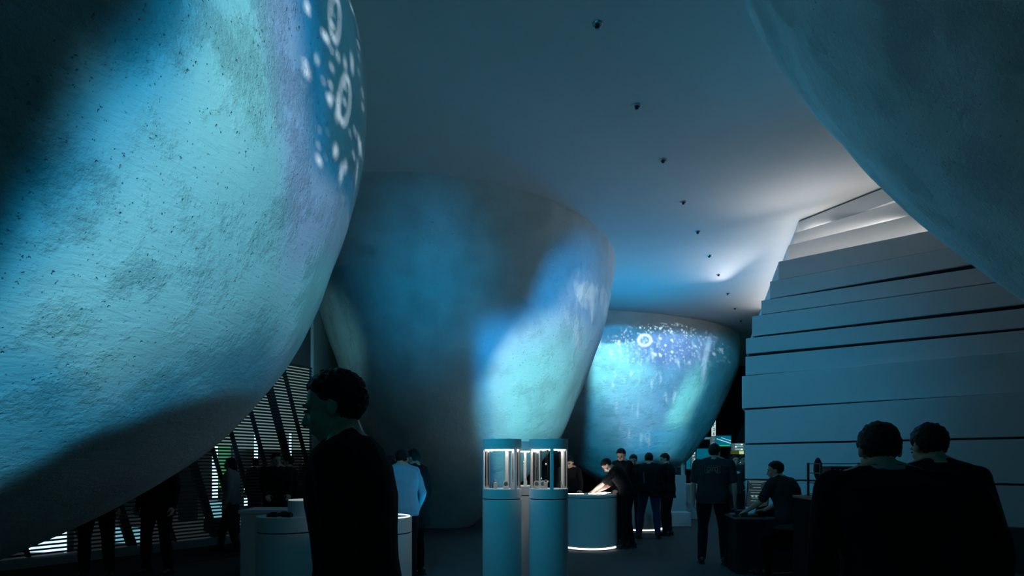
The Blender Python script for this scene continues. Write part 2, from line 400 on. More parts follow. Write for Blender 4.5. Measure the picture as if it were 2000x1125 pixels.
# ------------------------------------------------------------------ mesh helpers
class MB:
    def __init__(s): s.v = []; s.f = []
    def add(s, v, f):
        k = len(s.v); s.v += [tuple(p) for p in v]; s.f += [tuple(i + k for i in q) for q in f]
        return s
    def box(s, c, d, rot=None):
        x, y, z = d[0]/2, d[1]/2, d[2]/2
        v = [Vector((a*x, b*y, e*z)) for a in (-1, 1) for b in (-1, 1) for e in (-1, 1)]
        if rot is not None: v = [rot @ p for p in v]
        return s.add([p + Vector(c) for p in v], [(0, 1, 3, 2), (4, 6, 7, 5), (0, 4, 5, 1), (2, 3, 7, 6), (0, 2, 6, 4), (1, 5, 7, 3)])
    def cyl(s, c, r, z0, z1, n=48, r1=None):
        r1 = r if r1 is None else r1
        return s.lathe(c, [(0, z0), (r, z0), (r1, z1), (0, z1)], n)
    def lathe(s, c, prof, n=48):
        v, f = [], []
        m = len(prof)
        for i in range(n):
            a = 2*pi*i/n
            for r, z in prof: v.append((c[0] + r*cos(a), c[1] + r*sin(a), z + (c[2] if len(c) > 2 else 0)))
        for i in range(n):
            j = (i+1) % n
            for k in range(m-1): f.append((i*m+k, j*m+k, j*m+k+1, i*m+k+1))
        return s.add(v, f)
    def tube(s, pts, r, n=10):
        pts = [Vector(p) for p in pts]
        rs = r if isinstance(r, (list, tuple)) else [r]*len(pts)
        v, f = [], []
        for i, p in enumerate(pts):
            d = (pts[min(i+1, len(pts)-1)] - pts[max(i-1, 0)]).normalized()
            u = d.orthogonal().normalized() if i == 0 else (u - d*u.dot(d)).normalized()
            w_ = d.cross(u)
            for k in range(n):
                a = 2*pi*k/n
                v.append(p + (u*cos(a) + w_*sin(a))*rs[i])
        for i in range(len(pts)-1):
            for k in range(n):
                l = (k+1) % n
                f.append((i*n+k, i*n+l, (i+1)*n+l, (i+1)*n+k))
        f.append(tuple(range(n-1, -1, -1))); f.append(tuple((len(pts)-1)*n + k for k in range(n)))
        return s.add(v, f)
    def prism(s, pts, z0, z1):
        n = len(pts)
        v = [(p[0], p[1], z0) for p in pts] + [(p[0], p[1], z1) for p in pts]
        f = [tuple(range(n-1, -1, -1)), tuple(range(n, 2*n))] + [(i, (i+1) % n, n+(i+1) % n, n+i) for i in range(n)]
        return s.add(v, f)
    def mesh(s, name):
        m = bpy.data.meshes.new(name); m.from_pydata(s.v, [], s.f); m.validate(); m.update(); return m
def link(name, me, m, parent=None, smooth=True, bevel=0):
    o = bpy.data.objects.new(name, me); COL.objects.link(o)
    if m is not None and not me.materials: me.materials.append(m)
    if parent: o.parent = parent
    b = bmesh.new(); b.from_mesh(me); bmesh.ops.recalc_face_normals(b, faces=b.faces)
    b.to_mesh(me); b.free()
    if smooth:
        try: me.shade_auto_smooth  # noqa
        except Exception: pass
        me.polygons.foreach_set('use_smooth', [True]*len(me.polygons))
        b = bmesh.new(); b.from_mesh(me)
        for e in b.edges:
            if len(e.link_faces) == 2 and e.calc_face_angle(0) > R(38): e.smooth = False
        b.to_mesh(me); b.free()
    if bevel:
        bv = o.modifiers.new('bevel', 'BEVEL'); bv.width = bevel; bv.segments = 2; bv.limit_method = 'ANGLE'
    return o
def obj(name, mb, m, parent=None, smooth=True, bevel=0): return link(name, mb.mesh(name), m, parent, smooth, bevel)
def empty(name, loc=(0, 0, 0), rz=0):
    o = bpy.data.objects.new(name, None); COL.objects.link(o); o.location = loc; o.rotation_euler = (0, 0, rz)
    o.empty_display_size = .1
    return o
def tag(o, label, cat, group=None, kind=None):
    o['label'] = label; o['category'] = cat
    if group: o['group'] = group
    if kind: o['kind'] = kind
    return o
def struct(o):
    o['kind'] = 'structure'; return o

# ------------------------------------------------------------------ the setting
FLOORM = mat('dark_grey_carpet', (.055, .06, .065), .8, bump=(140, .002), spec=.25, var=(2, .15))
struct(obj('floor', MB().box((0, 13, -.05), (44, 46, .1)), FLOORM))
RUG = mat('dark_red_carpet', (.10, .045, .04), .9, bump=(140, .002), spec=.1, var=(2, .15))

# ceiling with a lattice so that it shades smoothly
mb = MB()
NX, NY = 45, 41
for j in range(NY):
    for i in range(NX):
        mb.v.append((-22 + 44*i/(NX-1), -8 + 41*j/(NY-1), CEIL))
for j in range(NY-1):
    for i in range(NX-1):
        a = j*NX+i; mb.f.append((a, a+1, a+NX+1, a+NX))
k0 = len(mb.v)
mb.box((0, 12.5, CEIL+.2), (44, 41, .3))
struct(obj('ceiling', mb, CEILM))

# the pods
def pod(k, label, base):
    el, P = PODS[k]
    n, rows = 200, 120
    mb = MB(); ring0 = []
    z0 = P[0][0]
    for j in range(rows):
        z = z0 + (CEIL + .02 - z0) * j/(rows-1)
        _, cx, cy, r = pod_at(k, min(z, CEIL))
        for i in range(n):
            a = 2*pi*i/n
            q = Vector((cos(a)*3, sin(a)*3, z*1.1 + k*10))
            d = (noise.noise(q*.9)*.05 + noise.noise(q*2.3)*.015) * min(1, r) * min(1, (CEIL-z)*1.5 + .25)
            rr = r + d
            mb.v.append((cx + el*rr*cos(a) - base[0], cy + rr*sin(a) - base[1], z))
    for j in range(rows-1):
        for i in range(n):
            l = (i+1) % n
            mb.f.append((j*n+i, j*n+l, (j+1)*n+l, (j+1)*n+i))
    mb.f.append(tuple(range(n-1, -1, -1))); mb.f.append(tuple((rows-1)*n+i for i in range(n)))
    o = obj('plaster_pod', mb, PL, None, True)
    o.location = (base[0], base[1], 0)
    return tag(o, label, 'plaster pod', 'teardrop plaster pods')
pod(1, 'huge rough plaster pod at front left, washed in bright cyan projection', (-6.27, 4.64))
pod(2, 'middle plaster pod behind the glass display cases, half dark, half lit cyan', (-1.6, 14.97))
pod(3, 'farthest plaster pod with a bright bubble projection, behind the standing visitors', (5.25, 24.88))
pod(4, 'dark unlit plaster pod hanging over the upper right corner', (6.95, 4.6))

# stepped wall on the right: (left corner x, y), (right point x, y), top height
def zt(yp, Y): return EYE.z + yp*Y/FOC
LV = [  # name, left image x, y' of top edge at left, depth, right point
    (1456, -33, 11.30, (7.05, 8.46)), (1455, 36, 11.30, (7.05, 8.46)), (1455, 104, 11.30, (7.04, 8.45)), (1449, 170, 11.28, (7.2, 8.75)), (1456, 208, 11.35, (7.57, 9.08)), (1457, 244, 11.50, (7.72, 9.26)),
    (1469, 287, 11.70, (7.77, 9.33)), (1487, 318, 11.90, (7.51, 9.91)), (1504, 355, 12.10, (7.30, 10.18)), (1521, 394, 12.30, (7.26, 10.65)),
    (1540, 426, 12.45, (7.09, 10.96)), (1552, 450, 12.55, (6.93, 11.05)), (1560, 475.5, 12.63, (6.69, 11.11))]
wall = empty('wall_right', (7, 12, 0)); struct(wall)
zb = 0.0
SC = {9: .962, 10: .978, 11: .992, 8: .970, 7: .978, 6: .985, 5: .992}
for i, (lx, yp, Y, rp) in enumerate(LV):
    Y *= SC.get(i, 1.0); rp = (rp[0]*SC.get(i, 1.0), rp[1]*SC.get(i, 1.0))
    A = Vector(((lx-1000)/FOC*Y, Y)); Rr = Vector(rp); d = (Rr-A).normalized()
    B = A + d*9.5
    z1 = min(zt(yp, Y), CEIL)
    if i == len(LV)-1: z1 = CEIL - .035
    if i >= 9: back = Vector((.298, .954))*8.0
    elif i >= 5: back = Vector((.42, .907))*3.0
    else: back = Vector((.40, .917))*.9
    pts = [A, B, B + Vector((3, 3)), A + back + Vector((3, 0)), A + back]
    ctr = Vector((7, 12))
    gap = (.03 if i < 5 else .065) if i < 10 else 0
    def shrink(pts, s_):
        nrm = Vector((-d.y, d.x))
        if nrm.dot(Vector((3, 3))) < 0: nrm = -nrm
        return [p + nrm*s_ + d*s_*.6 for p in pts]
    me = MB().prism([p - ctr for p in pts], zb + gap, z1)
    o = obj('wall_slab', me, WHITE, wall, False, .006)
    if gap and i:
        obj('shadow_gap', MB().prism([p - ctr for p in shrink(pts, .06)], zb, zb + gap + .001), DARK, wall, False)
    # small floods and light strips lying on the ledges behind the upper steps
    if 9 <= i <= 11:
        nA = Vector((-d.y, d.x)); nA = nA if nA.y > 0 else -nA
        q0, q1 = A + nA*.12 + d*.10, B + nA*.12
        sd = Vector((-.298, -.954))
        rot = Matrix.Rotation(math.atan2(d.y, d.x), 3, 'Z')
        c = (q0 + q1)/2 - ctr
        obj('led_strip', MB().box((c.x, c.y, z1 + .012), ((q1-q0).length, .03, .014), rot), LED, wall, False)
        bd = back.normalized(); q0, q1 = A + d*.05 + bd*.1, A + d*.05 + bd*7.8
        rot = Matrix.Rotation(math.atan2(bd.y, bd.x), 3, 'Z'); c = (q0+q1)/2 - ctr
        obj('led_strip', MB().box((c.x, c.y, z1 + .012), ((q1-q0).length, .022, .014), rot), LED, wall, False)
    zb = z1
area('ledge_flood', (6.15, 11.45, 5.42), (5.2, 10.35, 6.5), 3.0, .2, 11, (1, .95, .93), (.758, -.652, 0), 120)
area('ledge_flood', (5.96, 14.6, 5.46), (4.7, 14.2, 6.5), 4.6, .08, 13, (1, .95, .93), (.298, .954, 0), 120)
# dark plinth in front of the right part of the stepped wall
DK = mat('dark_grey_paint', (.05, .055, .06), .7)
A, B = Vector((6.6, 8.83)), Vector((11.5, 3.9))
nn = Vector((-.69, -.72))*.06
obj0 = obj('baseboard_right', MB().prism([A, B, B+nn, A+nn], 0, .62), DK, None, False); struct(obj0)

# left side: wall above and beyond the louvred screen
SA = Vector((-7.25, 8.7)); SD = Vector((.522, .853)).normalized(); SN = Vector((-SD.y, SD.x))  # SN points outside
BRN = mat('dark_brown_panel', (.06, .05, .048), .8)
WL = [SA - SD*4, Vector((-4.34, 13.45))]
struct(obj('wall_left', MB().prism([WL[0] + SN*.1, WL[1] + SN*.1, WL[1] + SN*.25, WL[0] + SN*.25], 3.62, CEIL-.005), BRN, None, False))
PALE = mat('pale_wall_paint', (.5, .5, .5), .8)
struct(obj('trim_1', MB().prism([Vector((-4.36, 13.5)), Vector((-4.95, 22)), Vector((-5.05, 22)), Vector((-4.46, 13.52))], 0, CEIL-.005), PALE, None, False))
struct(obj('wall_back', MB().prism([Vector((-26, 31.5)), Vector((18, 31.5)), Vector((18, 31.8)), Vector((-26, 31.8))], 0, CEIL-.005), mat('dark_back_wall', (.012, .012, .013), .9), None, False))
struct(obj('trim_2', MB().prism([SA - SD*3 + SN*.02, SA + SD*5.5 + SN*.02, SA + SD*5.5 - SN*.25, SA - SD*3 - SN*.25], 0, .12), mat('grey_stone_kerb', (.22, .23, .24), .7, bump=(40, .002)), None, False))
mb = MB().prism([SA - SD*3 - SN*.26, SA + SD*5.3 - SN*.26, SA + SD*5.3 - SN*1.75, SA - SD*3 - SN*1.75], .0, .008)
tag(obj('carpet_runner', mb, RUG, None, False), 'dark red carpet strip along the foot of the louvred screen', 'carpet')
mb = MB().lathe((-1.6, 15.0), [(1.15, 0), (1.15, .05), (1.05, .07), (0, .07)], 64)
# low pale kerb behind the middle pod
mb = MB().prism([Vector((-1.2, 17.2)), Vector((2.2, 17.2)), Vector((2.2, 17.5)), Vector((-1.2, 17.5))], 0, .32)
struct(obj('trim_3', mb, WHITE, None, False))

# ------------------------------------------------------------------ recessed ceiling lights
for i, yp in enumerate((859, 699, 593, 511, 453, 406, 369, 332, 303, 279)):
    d = 6000.0/yp
    x = (1582 - .4834*yp - 1000)/FOC*d
    t = empty('ceiling_light', (x, d, CEIL - .001))
    obj('trim_ring', MB().lathe((0, 0), [(.062, .0), (.062, -.006), (.050, -.012), (.046, -.004), (.046, .0)], 32), METAL, t)
    obj('lamp', MB().tube([(0, 0, .0), (.0, .01, -.018), (.0, .02, -.042)], .024, 16), BLK2, t)
    obj('reflector', MB().lathe((0, .02), [(.022, -.043), (.010, -.034), (0, -.034)], 20), METAL, t)
    lab = ['nearest of the row of small ceiling spotlights, at the top of the photo', 'second ceiling spotlight from the top of the photo', 'third ceiling spotlight from the top of the photo',
           'fourth ceiling spotlight from the top of the photo', 'fifth ceiling spotlight, just before the white glow', 'sixth ceiling spotlight, at the edge of the white glow',
           'seventh ceiling spotlight, inside the white glow', 'eighth ceiling spotlight, at the lower end of the white glow', 'second farthest ceiling spotlight above the far pod', 'farthest ceiling spotlight near the far end of the steps'][i]
    tag(t, lab, 'ceiling light', 'ceiling spotlights in a row')

# ------------------------------------------------------------------ louvred screen
scr = empty('louvred_screen', (SA.x, SA.y, 0), math.atan2(SD.y, SD.x))
SLAT = mat('dark_bronze_louvre', (.035, .028, .026), .5, spec=.4)
mb = MB()
z = .16
rotx = Matrix.Rotation(R(-12), 3, 'X')
while z < 3.6:
    mb.box((1.25, .0, z), (8.5, .045, .026), rotx)
    z += .062
obj('slat_panel', mb, SLAT, scr, False)
def on_screen(px):   # parameter along the screen line for an image column
    k = (px - 1000)/FOC
    return (k*SA.y - SA.x)/(SD.x - k*SD.y)
for px, wd in ((60, .05), (170, .05), (262, .14), (345, .05), (424, .14), (468, .05), (510, .05), (556, .05), (600, .15), (634, .05)):
    u = on_screen(px)
    Yd = (SA + SD*u).y
    # lean: the posts tip away to the left as they rise
    zt_ = 3.62; lean = -.30*zt_
    q = [(u, .035, .12), (u + lean, .035, zt_)]
    m2 = MB(); h = wd/2
    v = [(u-h, .03, .12), (u+h, .03, .12), (u+h, .11, .12), (u-h, .11, .12), (u-h+lean, .03, zt_), (u+h+lean, .03, zt_), (u+h+lean, .11, zt_), (u-h+lean, .11, zt_)]
    m2.add(v, [(3, 2, 1, 0), (4, 5, 6, 7), (0, 1, 5, 4), (1, 2, 6, 5), (2, 3, 7, 6), (3, 0, 4, 7)])
    obj('post', m2, SLAT, scr, False)
tag(scr, 'dark louvred screen of thin horizontal slats with leaning posts, under the front pod', 'screen')

# neighbouring hall seen through the slats
def emi(name, c, k): return mat(name, c, .6, emit=c, es=k)
HALLW = emi('dim_lit_wall_glow', srgb(96, 118, 116), .9)  # light falling on the hall wall is put in as emission
def backlit(name, x0, y0, x1, y1, d, m, label, cat, thick=.08, group=None):
    a, b = at(x0, y0, d), at(x1, y1, d)
    o = obj(name, MB().box((0, 0, 0), (abs(b.x-a.x), thick, abs(a.z-b.z))), m, None, False)
    o.location = ((a.x+b.x)/2, d, (a.z+b.z)/2)
    return tag(o, label, cat, group)
wall2 = empty('glowing_wall', at(520, 905, 19))
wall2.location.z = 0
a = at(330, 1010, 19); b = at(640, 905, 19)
obj('glow_panel', MB().box((0, 0, 3.5), (5.2, .08, 3.2)), HALLW, wall2, False)
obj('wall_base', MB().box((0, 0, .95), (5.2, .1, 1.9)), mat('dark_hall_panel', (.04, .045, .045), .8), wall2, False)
tag(wall2, 'dim grey exhibition wall, its light put in as glow, glimpsed behind the louvred screen', 'exhibition wall')
NEON = emi('cool_white_tube', srgb(190, 225, 245), 1.6)
GRN = emi('green_lit_panel', srgb(60, 130, 85), .8)
TEAL = emi('pale_teal_lightbox', srgb(110, 175, 190), .9)
def tube_light(px, y0, y1, d, wd, label):
    a, b = at(px, y0, d), at(px, y1, d)
    t = empty('tube_light', (a.x, d, 0))
    obj('post', MB().box((0, .06, a.z/2), (.05, .05, a.z)), BLK2, t, False)
    obj('lamp', MB().box((0, 0, (a.z+b.z)/2), (wd, .05, a.z-b.z)), NEON, t, False, .01)
    tag(t, label, 'light', 'vertical tube lights')
tube_light(420, 868, 975, 15.5, .13, 'vertical white tube light left of the green panel behind the screen')
tube_light(500, 842, 896, 16.5, .09, 'bright vertical tube light above the head of the far walker behind the screen')
tube_light(567, 846, 896, 17.5, .06, 'thin vertical tube light behind the black-clad pair at the screen')
def floor_panel(name, x0, y0, x1, y1, d, m, label, cat='light box'):
    a, b = at(x0, y0, d), at(x1, y1, d)
    t = empty(name, ((a.x+b.x)/2, d, 0))
    wd = b.x - a.x
    obj('face', MB().box((0, -.03, (a.z+b.z)/2), (wd, .02, a.z-b.z)), m, t, False)
    obj('housing', MB().box((0, .05, a.z/2), (wd+.04, .14, a.z+.02)), BLK2, t, False)
    return tag(t, label, cat)
floor_panel('light_box', 427, 870, 452, 952, 15.7, GRN, 'green lit panel beside the white tube light behind the screen')
floor_panel('light_box', 400, 978, 434, 1012, 13.6, TEAL, 'low pale blue light box below the green panel behind the screen')
floor_panel('light_box', 462, 1004, 482, 1030, 13.4, TEAL, 'small low light box behind the skirted walker')
floor_panel('light_box', 228, 1030, 280, 1062, 11.6, TEAL, 'low light box between the legs of the two men under the pod')
floor_panel('light_box', 60, 1036, 132, 1078, 10.4, NEON, 'leftmost low bright light box behind the screen')
floor_panel('light_box', 350, 868, 380, 905, 16.2, TEAL, 'pale teal light box high behind the left part of the screen')
floor_panel('light_box', 478, 935, 492, 990, 15.0, NEON, 'narrow speckled light box left of the black-clad pair')

# ------------------------------------------------------------------ round plinths and display cases
def disc(mb, c, r, z0, z1, n=64): return mb.cyl(c, r, z0, z1, n)
def plinth(name, loc, r, h, label, groove=.12, top_ring=False, foot_light=False, cat='plinth', n=80):
    t = empty(name, loc)
    z0 = .07 if foot_light else 0
    zg = h - groove
    obj('base', MB().cyl((0, 0), r, z0, zg - .006, n), PED, t, True, .003)
    obj('shadow_gap', MB().cyl((0, 0), r-.012, zg - .006, zg + .006, n), DARK, t)
    top = obj('top', MB().cyl((0, 0), r, zg + .006, h, n), PED, t, True, .004)
    if top_ring:
        obj('light_ring', MB().lathe((0, 0), [(r-.028, h+.001), (r-.018, h+.001), (r-.018, h+.008), (r-.028, h+.008), (r-.028, h+.001)], n), LEDB, t)
    if foot_light:
        obj('foot', MB().cyl((0, 0), r-.05, 0, z0, n), DARK, t)
        obj('light_ring', MB().lathe((0, 0), [(r-.03, .025), (r-.004, .025), (r-.004, .05), (r-.03, .05), (r-.03, .025)], n), LEDB, t)
    return tag(t, label, cat, 'round white plinths')
c = at(565, 905, 6.5)
plinth('round_plinth', (c.x, c.y, 0), .33, .95, 'round white plinth at front left with a small drum on top', .16)
H1 = .95
t = empty('display_drum', (c.x + .115, c.y + .12, H1))
obj('body', MB().cyl((0, 0), .165, 0, .155, 64), PED, t, True, .003)
obj('top_light', MB().cyl((0, 0), .160, .155, .162, 64), emi('soft_white_top', (.75, .8, .8), .35), t)
tag(t, 'small white drum standing on the front left plinth', 'drum')
for dx, dy, rz, lab in ((-.10, -.20, .1, 'left of the three dark blocks on the front left plinth'), (.06, -.22, -.2, 'right of the three dark blocks on the front left plinth'), (-.02, -.12, .3, 'rear of the three dark blocks on the front left plinth')):
    o = obj('display_block', MB().box((0, 0, .019), (.10, .06, .038)).box((.01, 0, .044), (.06, .04, .012)), CHAR, None, False, .003)
    o.location = (c.x + dx, c.y + dy, H1); o.rotation_euler = (0, 0, rz)
    tag(o, lab, 'block', 'dark display blocks')
# low counter behind it
p = at(530, 905, 8.3)
t = empty('counter', (p.x, p.y, 0))
obj('body', MB().box((0, 0, .42), (.62, .5, .84)), PED, t, False, .004)
obj('worktop', MB().box((0, 0, .865), (.66, .54, .05)), PED, t, False, .004)
tag(t, 'low square white counter behind the front left plinth', 'counter')
c = at(745, 905, 6.35)
plinth('round_plinth', (c.x, c.y, 0), .31, .95, 'round white plinth with a glowing ring on its rim, right of the dark foreground man', .16, top_ring=True)

def case(px, d, label, posts, cap_z=1.735, r=.19):
    c = at(px, 905, d)
    t = empty('display_case', (c.x, c.y, 0))
    zc, zg, zb = cap_z - .10, 1.255, 1.155
    obj('base', MB().cyl((0, 0), r, 0, zb - .005, 72), PED, t, True, .003)
    obj('shadow_gap', MB().cyl((0, 0), r-.01, zb-.005, zb+.005, 72), DARK, t)
    obj('case_floor', MB().cyl((0, 0), r, zb+.005, zg, 72), PED, t, True, .003)
    cap = obj('cap', MB().cyl((0, 0), r, zc, cap_z, 72), PED, t, True, .003)
    obj('light_ring', MB().lathe((0, 0), [(r-.045, zc-.006), (r-.03, zc-.006), (r-.03, zc-.001), (r-.045, zc-.001), (r-.045, zc-.006)], 64), LEDC, cap)
    obj('glass', MB().lathe((0, 0), [(r-.008, zg), (r-.008, zc)], 96), GLASS, t)
    for az in posts:
        m = MB(); n = 6; w_ = R(10.5)
        for ring_r in (r, r-.016):
            for z in (zg-.002, zc+.002):
                for k in range(n+1):
                    a = R(az) - pi/2 + (k/n - .5)*w_
                    m.v.append((ring_r*cos(a), ring_r*sin(a), z))
        q = n+1
        for k in range(n):
            m.f += [(k, k+1, q+k+1, q+k), (2*q+k, 3*q+k, 3*q+k+1, 2*q+k+1)]
        m.f += [(0, q, 3*q, 2*q), (q-1, 3*q-1, 4*q-1, 2*q-1)]
        obj('post', m, PED, t)
    return tag(t, label, 'display case', 'cylindrical glass display cases'), c, zg
_, cL, zg = case(980.5, 6.0, 'left round glass display case on a tall white column', (45, 165, 285))
_, cR, zg = case(1071.5, 6.0, 'right round glass display case on a tall white column', (6, 126, 246))
_, cB, zg = case(1026, 6.75, 'rear round glass display case, between and behind the two front ones', (60, 180, 300))
ITEM = mat('pearl_white_display_stand', (.8, .8, .78), .4)
def stand(loc, label, kind):
    if kind == 'block':
        t = empty('jewellery_stand', loc)
        obj('block', MB().box((0, 0, .03), (.034, .034, .06)), ITEM, t, False, .002)
        obj('ring', MB().tube([(.012*cos(a), 0, .071 + .012*sin(a)) for a in [k*pi/8 for k in range(17)]], .0025, 6), METAL, t)
        return tag(t, label, 'jewellery stand', 'small pieces in the display cases')
    if kind == 'watch':
        t = empty('wristwatch', loc)
        obj('cushion', MB().lathe((0, 0), [(0, 0), (.03, 0), (.032, .012), (.022, .02), (0, .02)], 24), ITEM, t)
        obj('strap', MB().tube([(.024*cos(a), 0, .045 + .027*sin(a)) for a in [k*pi/10 for k in range(21)]], .006, 8), ITEM, t)
        obj('dial', MB().tube([(0, -.03, .045), (0, -.018, .045)], .019, 20), METAL, t)
        return tag(t, label, 'watch', 'small pieces in the display cases')
    if kind == 'bottle':
        t = empty('perfume_bottle', loc)
        obj('bottle', MB().lathe((0, 0), [(0, 0), (.014, 0), (.015, .03), (.010, .045), (.006, .05), (.006, .06), (0, .06)], 20), GLASS, t)
        obj('cap', MB().cyl((0, 0), .007, .06, .075, 16), METAL, t)
        return tag(t, label, 'bottle', 'small pieces in the display cases')
stand((cL.x-.062, cL.y-.04, zg), 'white block with a small ring in the left display case', 'block')
stand((cL.x+.038, cL.y-.03, zg), 'white wristwatch on a round cushion in the left display case', 'watch')
stand((cL.x-.105, cL.y+.05, zg), 'small clear bottle at the left edge of the left display case', 'bottle')
stand((cL.x+.10, cL.y-.06, zg), 'white block with ring at the right edge of the left display case', 'block')
stand((cR.x-.12, cR.y-.04, zg), 'white wristwatch at the left side of the right display case', 'watch')
stand((cR.x-.03, cR.y-.03, zg), 'white block with ring left of the post in the right display case', 'block')
stand((cR.x-.055, cR.y+.03, zg), 'second, rear wristwatch in the right display case', 'watch')
stand((cR.x+.12, cR.y-.02, zg), 'clear bottle at the right side of the right display case', 'bottle')
stand((cB.x, cB.y-.08, zg), 'white block with ring in the rear display case', 'block')
def pendant(loc, L_, label):
    t = empty('pendant', loc)
    obj('cord', MB().tube([(0, 0, 0), (.002, 0, -L_)], .0018, 6), BLK2, t)
    obj('hook', MB().tube([(-.015, 0, 0), (0, 0, -.006), (.015, 0, 0)], .004, 6), BLK2, t)
    obj('bead', MB().lathe((.002, 0, -L_-.02), [(0, .01), (.007, .004), (.009, -.004), (0, -.014)], 12), METAL, t)
    tag(t, label, 'pendant', 'pendants hung in the display cases')
zc = 1.633
pendant((cR.x-.075, cR.y-.02, zc), .26, 'left pendant on a dark cord in the right display case')
pendant((cR.x-.03, cR.y-.05, zc), .12, 'middle short pendant in the right display case')
pendant((cR.x-.008, cR.y+.03, zc), .29, 'right long pendant in the right display case')
pendant((cB.x-.02, cB.y-.06, zc), .10, 'short pendant in the rear display case')

# round counters where the visitors stand
c4 = at(1150, 905, 10.95)
plinth('round_counter', (c4.x, c4.y, 0), .50, .95, 'round white counter with lit foot that the bending man leans on', .045, foot_light=True, cat='counter')
PAD = emi('bright_light_pad', (.95, .98, 1.0), 20.0)
PADW = emi('warm_light_pad', (1.0, .80, .70), 7.0)
def pad(name, x, y, z, sx, sy, rz, m, label):
    t = empty(name, (x, y, z), rz)
    obj('frame', MB().box((0, 0, .008), (sx, sy, .016)), BLK2, t, False, .003)
    obj('screen', MB().box((0, 0, .018), (sx-.02, sy-.02, .004)), m, t, False)
    tag(t, label, 'light pad', 'light pads on the round counter')
pad('light_pad', c4.x-.25, c4.y-.22, .95, .26, .18, .15, PAD, 'bright light pad at the left of the round counter, by the glass case')
pad('light_pad', c4.x+.10, c4.y-.30, .95, .30, .16, -.05, PAD, 'bright light pad at the front of the round counter')
pad('light_pad', c4.x+.30, c4.y+.24, .95, .20, .20, .4, PAD, 'added square fill pad at the far right of the round counter, lighting the tall man')  # extra pad, added to brighten the face of the tall man
pad('tablet', c4.x+.16, c4.y-.02, .95, .30, .22, .1, PADW, 'glowing tablet under the hands of the bending man')
c5 = at(1250, 905, 13.9)
plinth('round_counter', (c5.x, c5.y, 0), .50, 1.0, 'round white counter with lit foot, farther away behind the standing men', .045, foot_light=True, cat='counter')

# square plinths to the right of them
def box_plinth(x0, x1, ytop, d, depth, h, label, name='square_plinth'):
    a = at(x0, 905, d); b = at(x1, 905, d)
    o = obj(name, MB().box((0, 0, h/2), (b.x-a.x, depth, h)), WHITE, None, False, .004)
    o.location = ((a.x+b.x)/2, d + depth/2, 0)
    return tag(o, label, 'plinth', 'square white plinths')
box_plinth(1306, 1350, 0, 14.6, .5, .33, 'low square white plinth behind the man in the logo shirt')
box_plinth(1290, 1340, 0, 15.6, .5, 1.20, 'tall square white plinth with a pale cylinder on top')
box_plinth(1338, 1366, 0, 16.6, .5, .94, 'medium white plinth to the right of the tall one')
p = at(1334, 905, 15.8)
t = empty('perfume_tester', (p.x, p.y, 1.20))
obj('bottle', MB().cyl((0, 0), .055, 0, .26, 24), WHITE, t, True, .006)
obj('cap', MB().cyl((0, 0), .045, .26, .31, 24), METAL, t, True, .004)
tag(t, 'pale tall cylinder standing on the tall square plinth', 'cylinder')
p = at(1326, 905, 15.85)
t = empty('speaker', (p.x, p.y, 1.20))
obj('body', MB().cyl((0, 0), .045, 0, .20, 24), BLK2, t, True, .006)
obj('cap', MB().cyl((0, 0), .04, .20, .215, 24), METAL, t)
tag(t, 'small dark cylinder beside the pale one on the tall plinth', 'cylinder')

# ------------------------------------------------------------------ people
def rotm(ax, deg): return Matrix.Rotation(R(deg), 3, ax)
def ellipsoid(mb, c, r, rot=None, nu=16, nv=10):
    v, f = [], []
    for j in range(1, nv):
        b = pi*j/nv
        for i in range(nu):
            a = 2*pi*i/nu
            p = Vector((r[0]*sin(b)*cos(a), r[1]*sin(b)*sin(a), r[2]*cos(b)))
            v.append((rot @ p if rot else p) + Vector(c))
    top = len(v); v.append(Vector(c) + (rot @ Vector((0, 0, r[2])) if rot else Vector((0, 0, r[2]))))
    bot = len(v); v.append(Vector(c) - (rot @ Vector((0, 0, r[2])) if rot else Vector((0, 0, r[2]))))
    for j in range(nv-2):
        for i in range(nu):
            l = (i+1) % nu
            f.append((j*nu+i, (j+1)*nu+i, (j+1)*nu+l, j*nu+l))
    for i in range(nu):
        l = (i+1) % nu
        f.append((top, i, l)); f.append((bot, (nv-2)*nu+l, (nv-2)*nu+i))
    mb.add(v, f)
def limb(mb, a, b, ra, rb, bulge=0.0, n=12):
    a, b = Vector(a), Vector(b)
    d = (b-a)
    pts, rs = [], []
    for k in range(7):
        t = k/6
        pts.append(a + d*t); rs.append(ra + (rb-ra)*t + bulge*sin(pi*min(1, t*1.3)))
    mb.tube(pts, rs, n)
    ellipsoid(mb, a, (ra,)*3, None, 12, 8); ellipsoid(mb, b, (rb,)*3, None, 12, 8)
def loft(mb, secs, n=20):
    """secs: (centre, right vector, front vector, half width, half depth)"""
    v, f = [], []
    for c, rx, fy, w_, d_ in secs:
        for k in range(n):
            a = 2*pi*k/n
            ca, sa = cos(a), sin(a)
            e = .8
            v.append(c + rx*w_*math.copysign(abs(ca)**e, ca) + fy*d_*math.copysign(abs(sa)**e, sa))
    m = len(secs)
    for j in range(m-1):
        for k in range(n):
            l = (k+1) % n
            f.append((j*n+k, j*n+l, (j+1)*n+l, (j+1)*n+k))
    f.append(tuple(range(n-1, -1, -1))); f.append(tuple((m-1)*n+k for k in range(n)))
    mb.add(v, f)
WS_ = bpy.data.scenes.new('workshop')
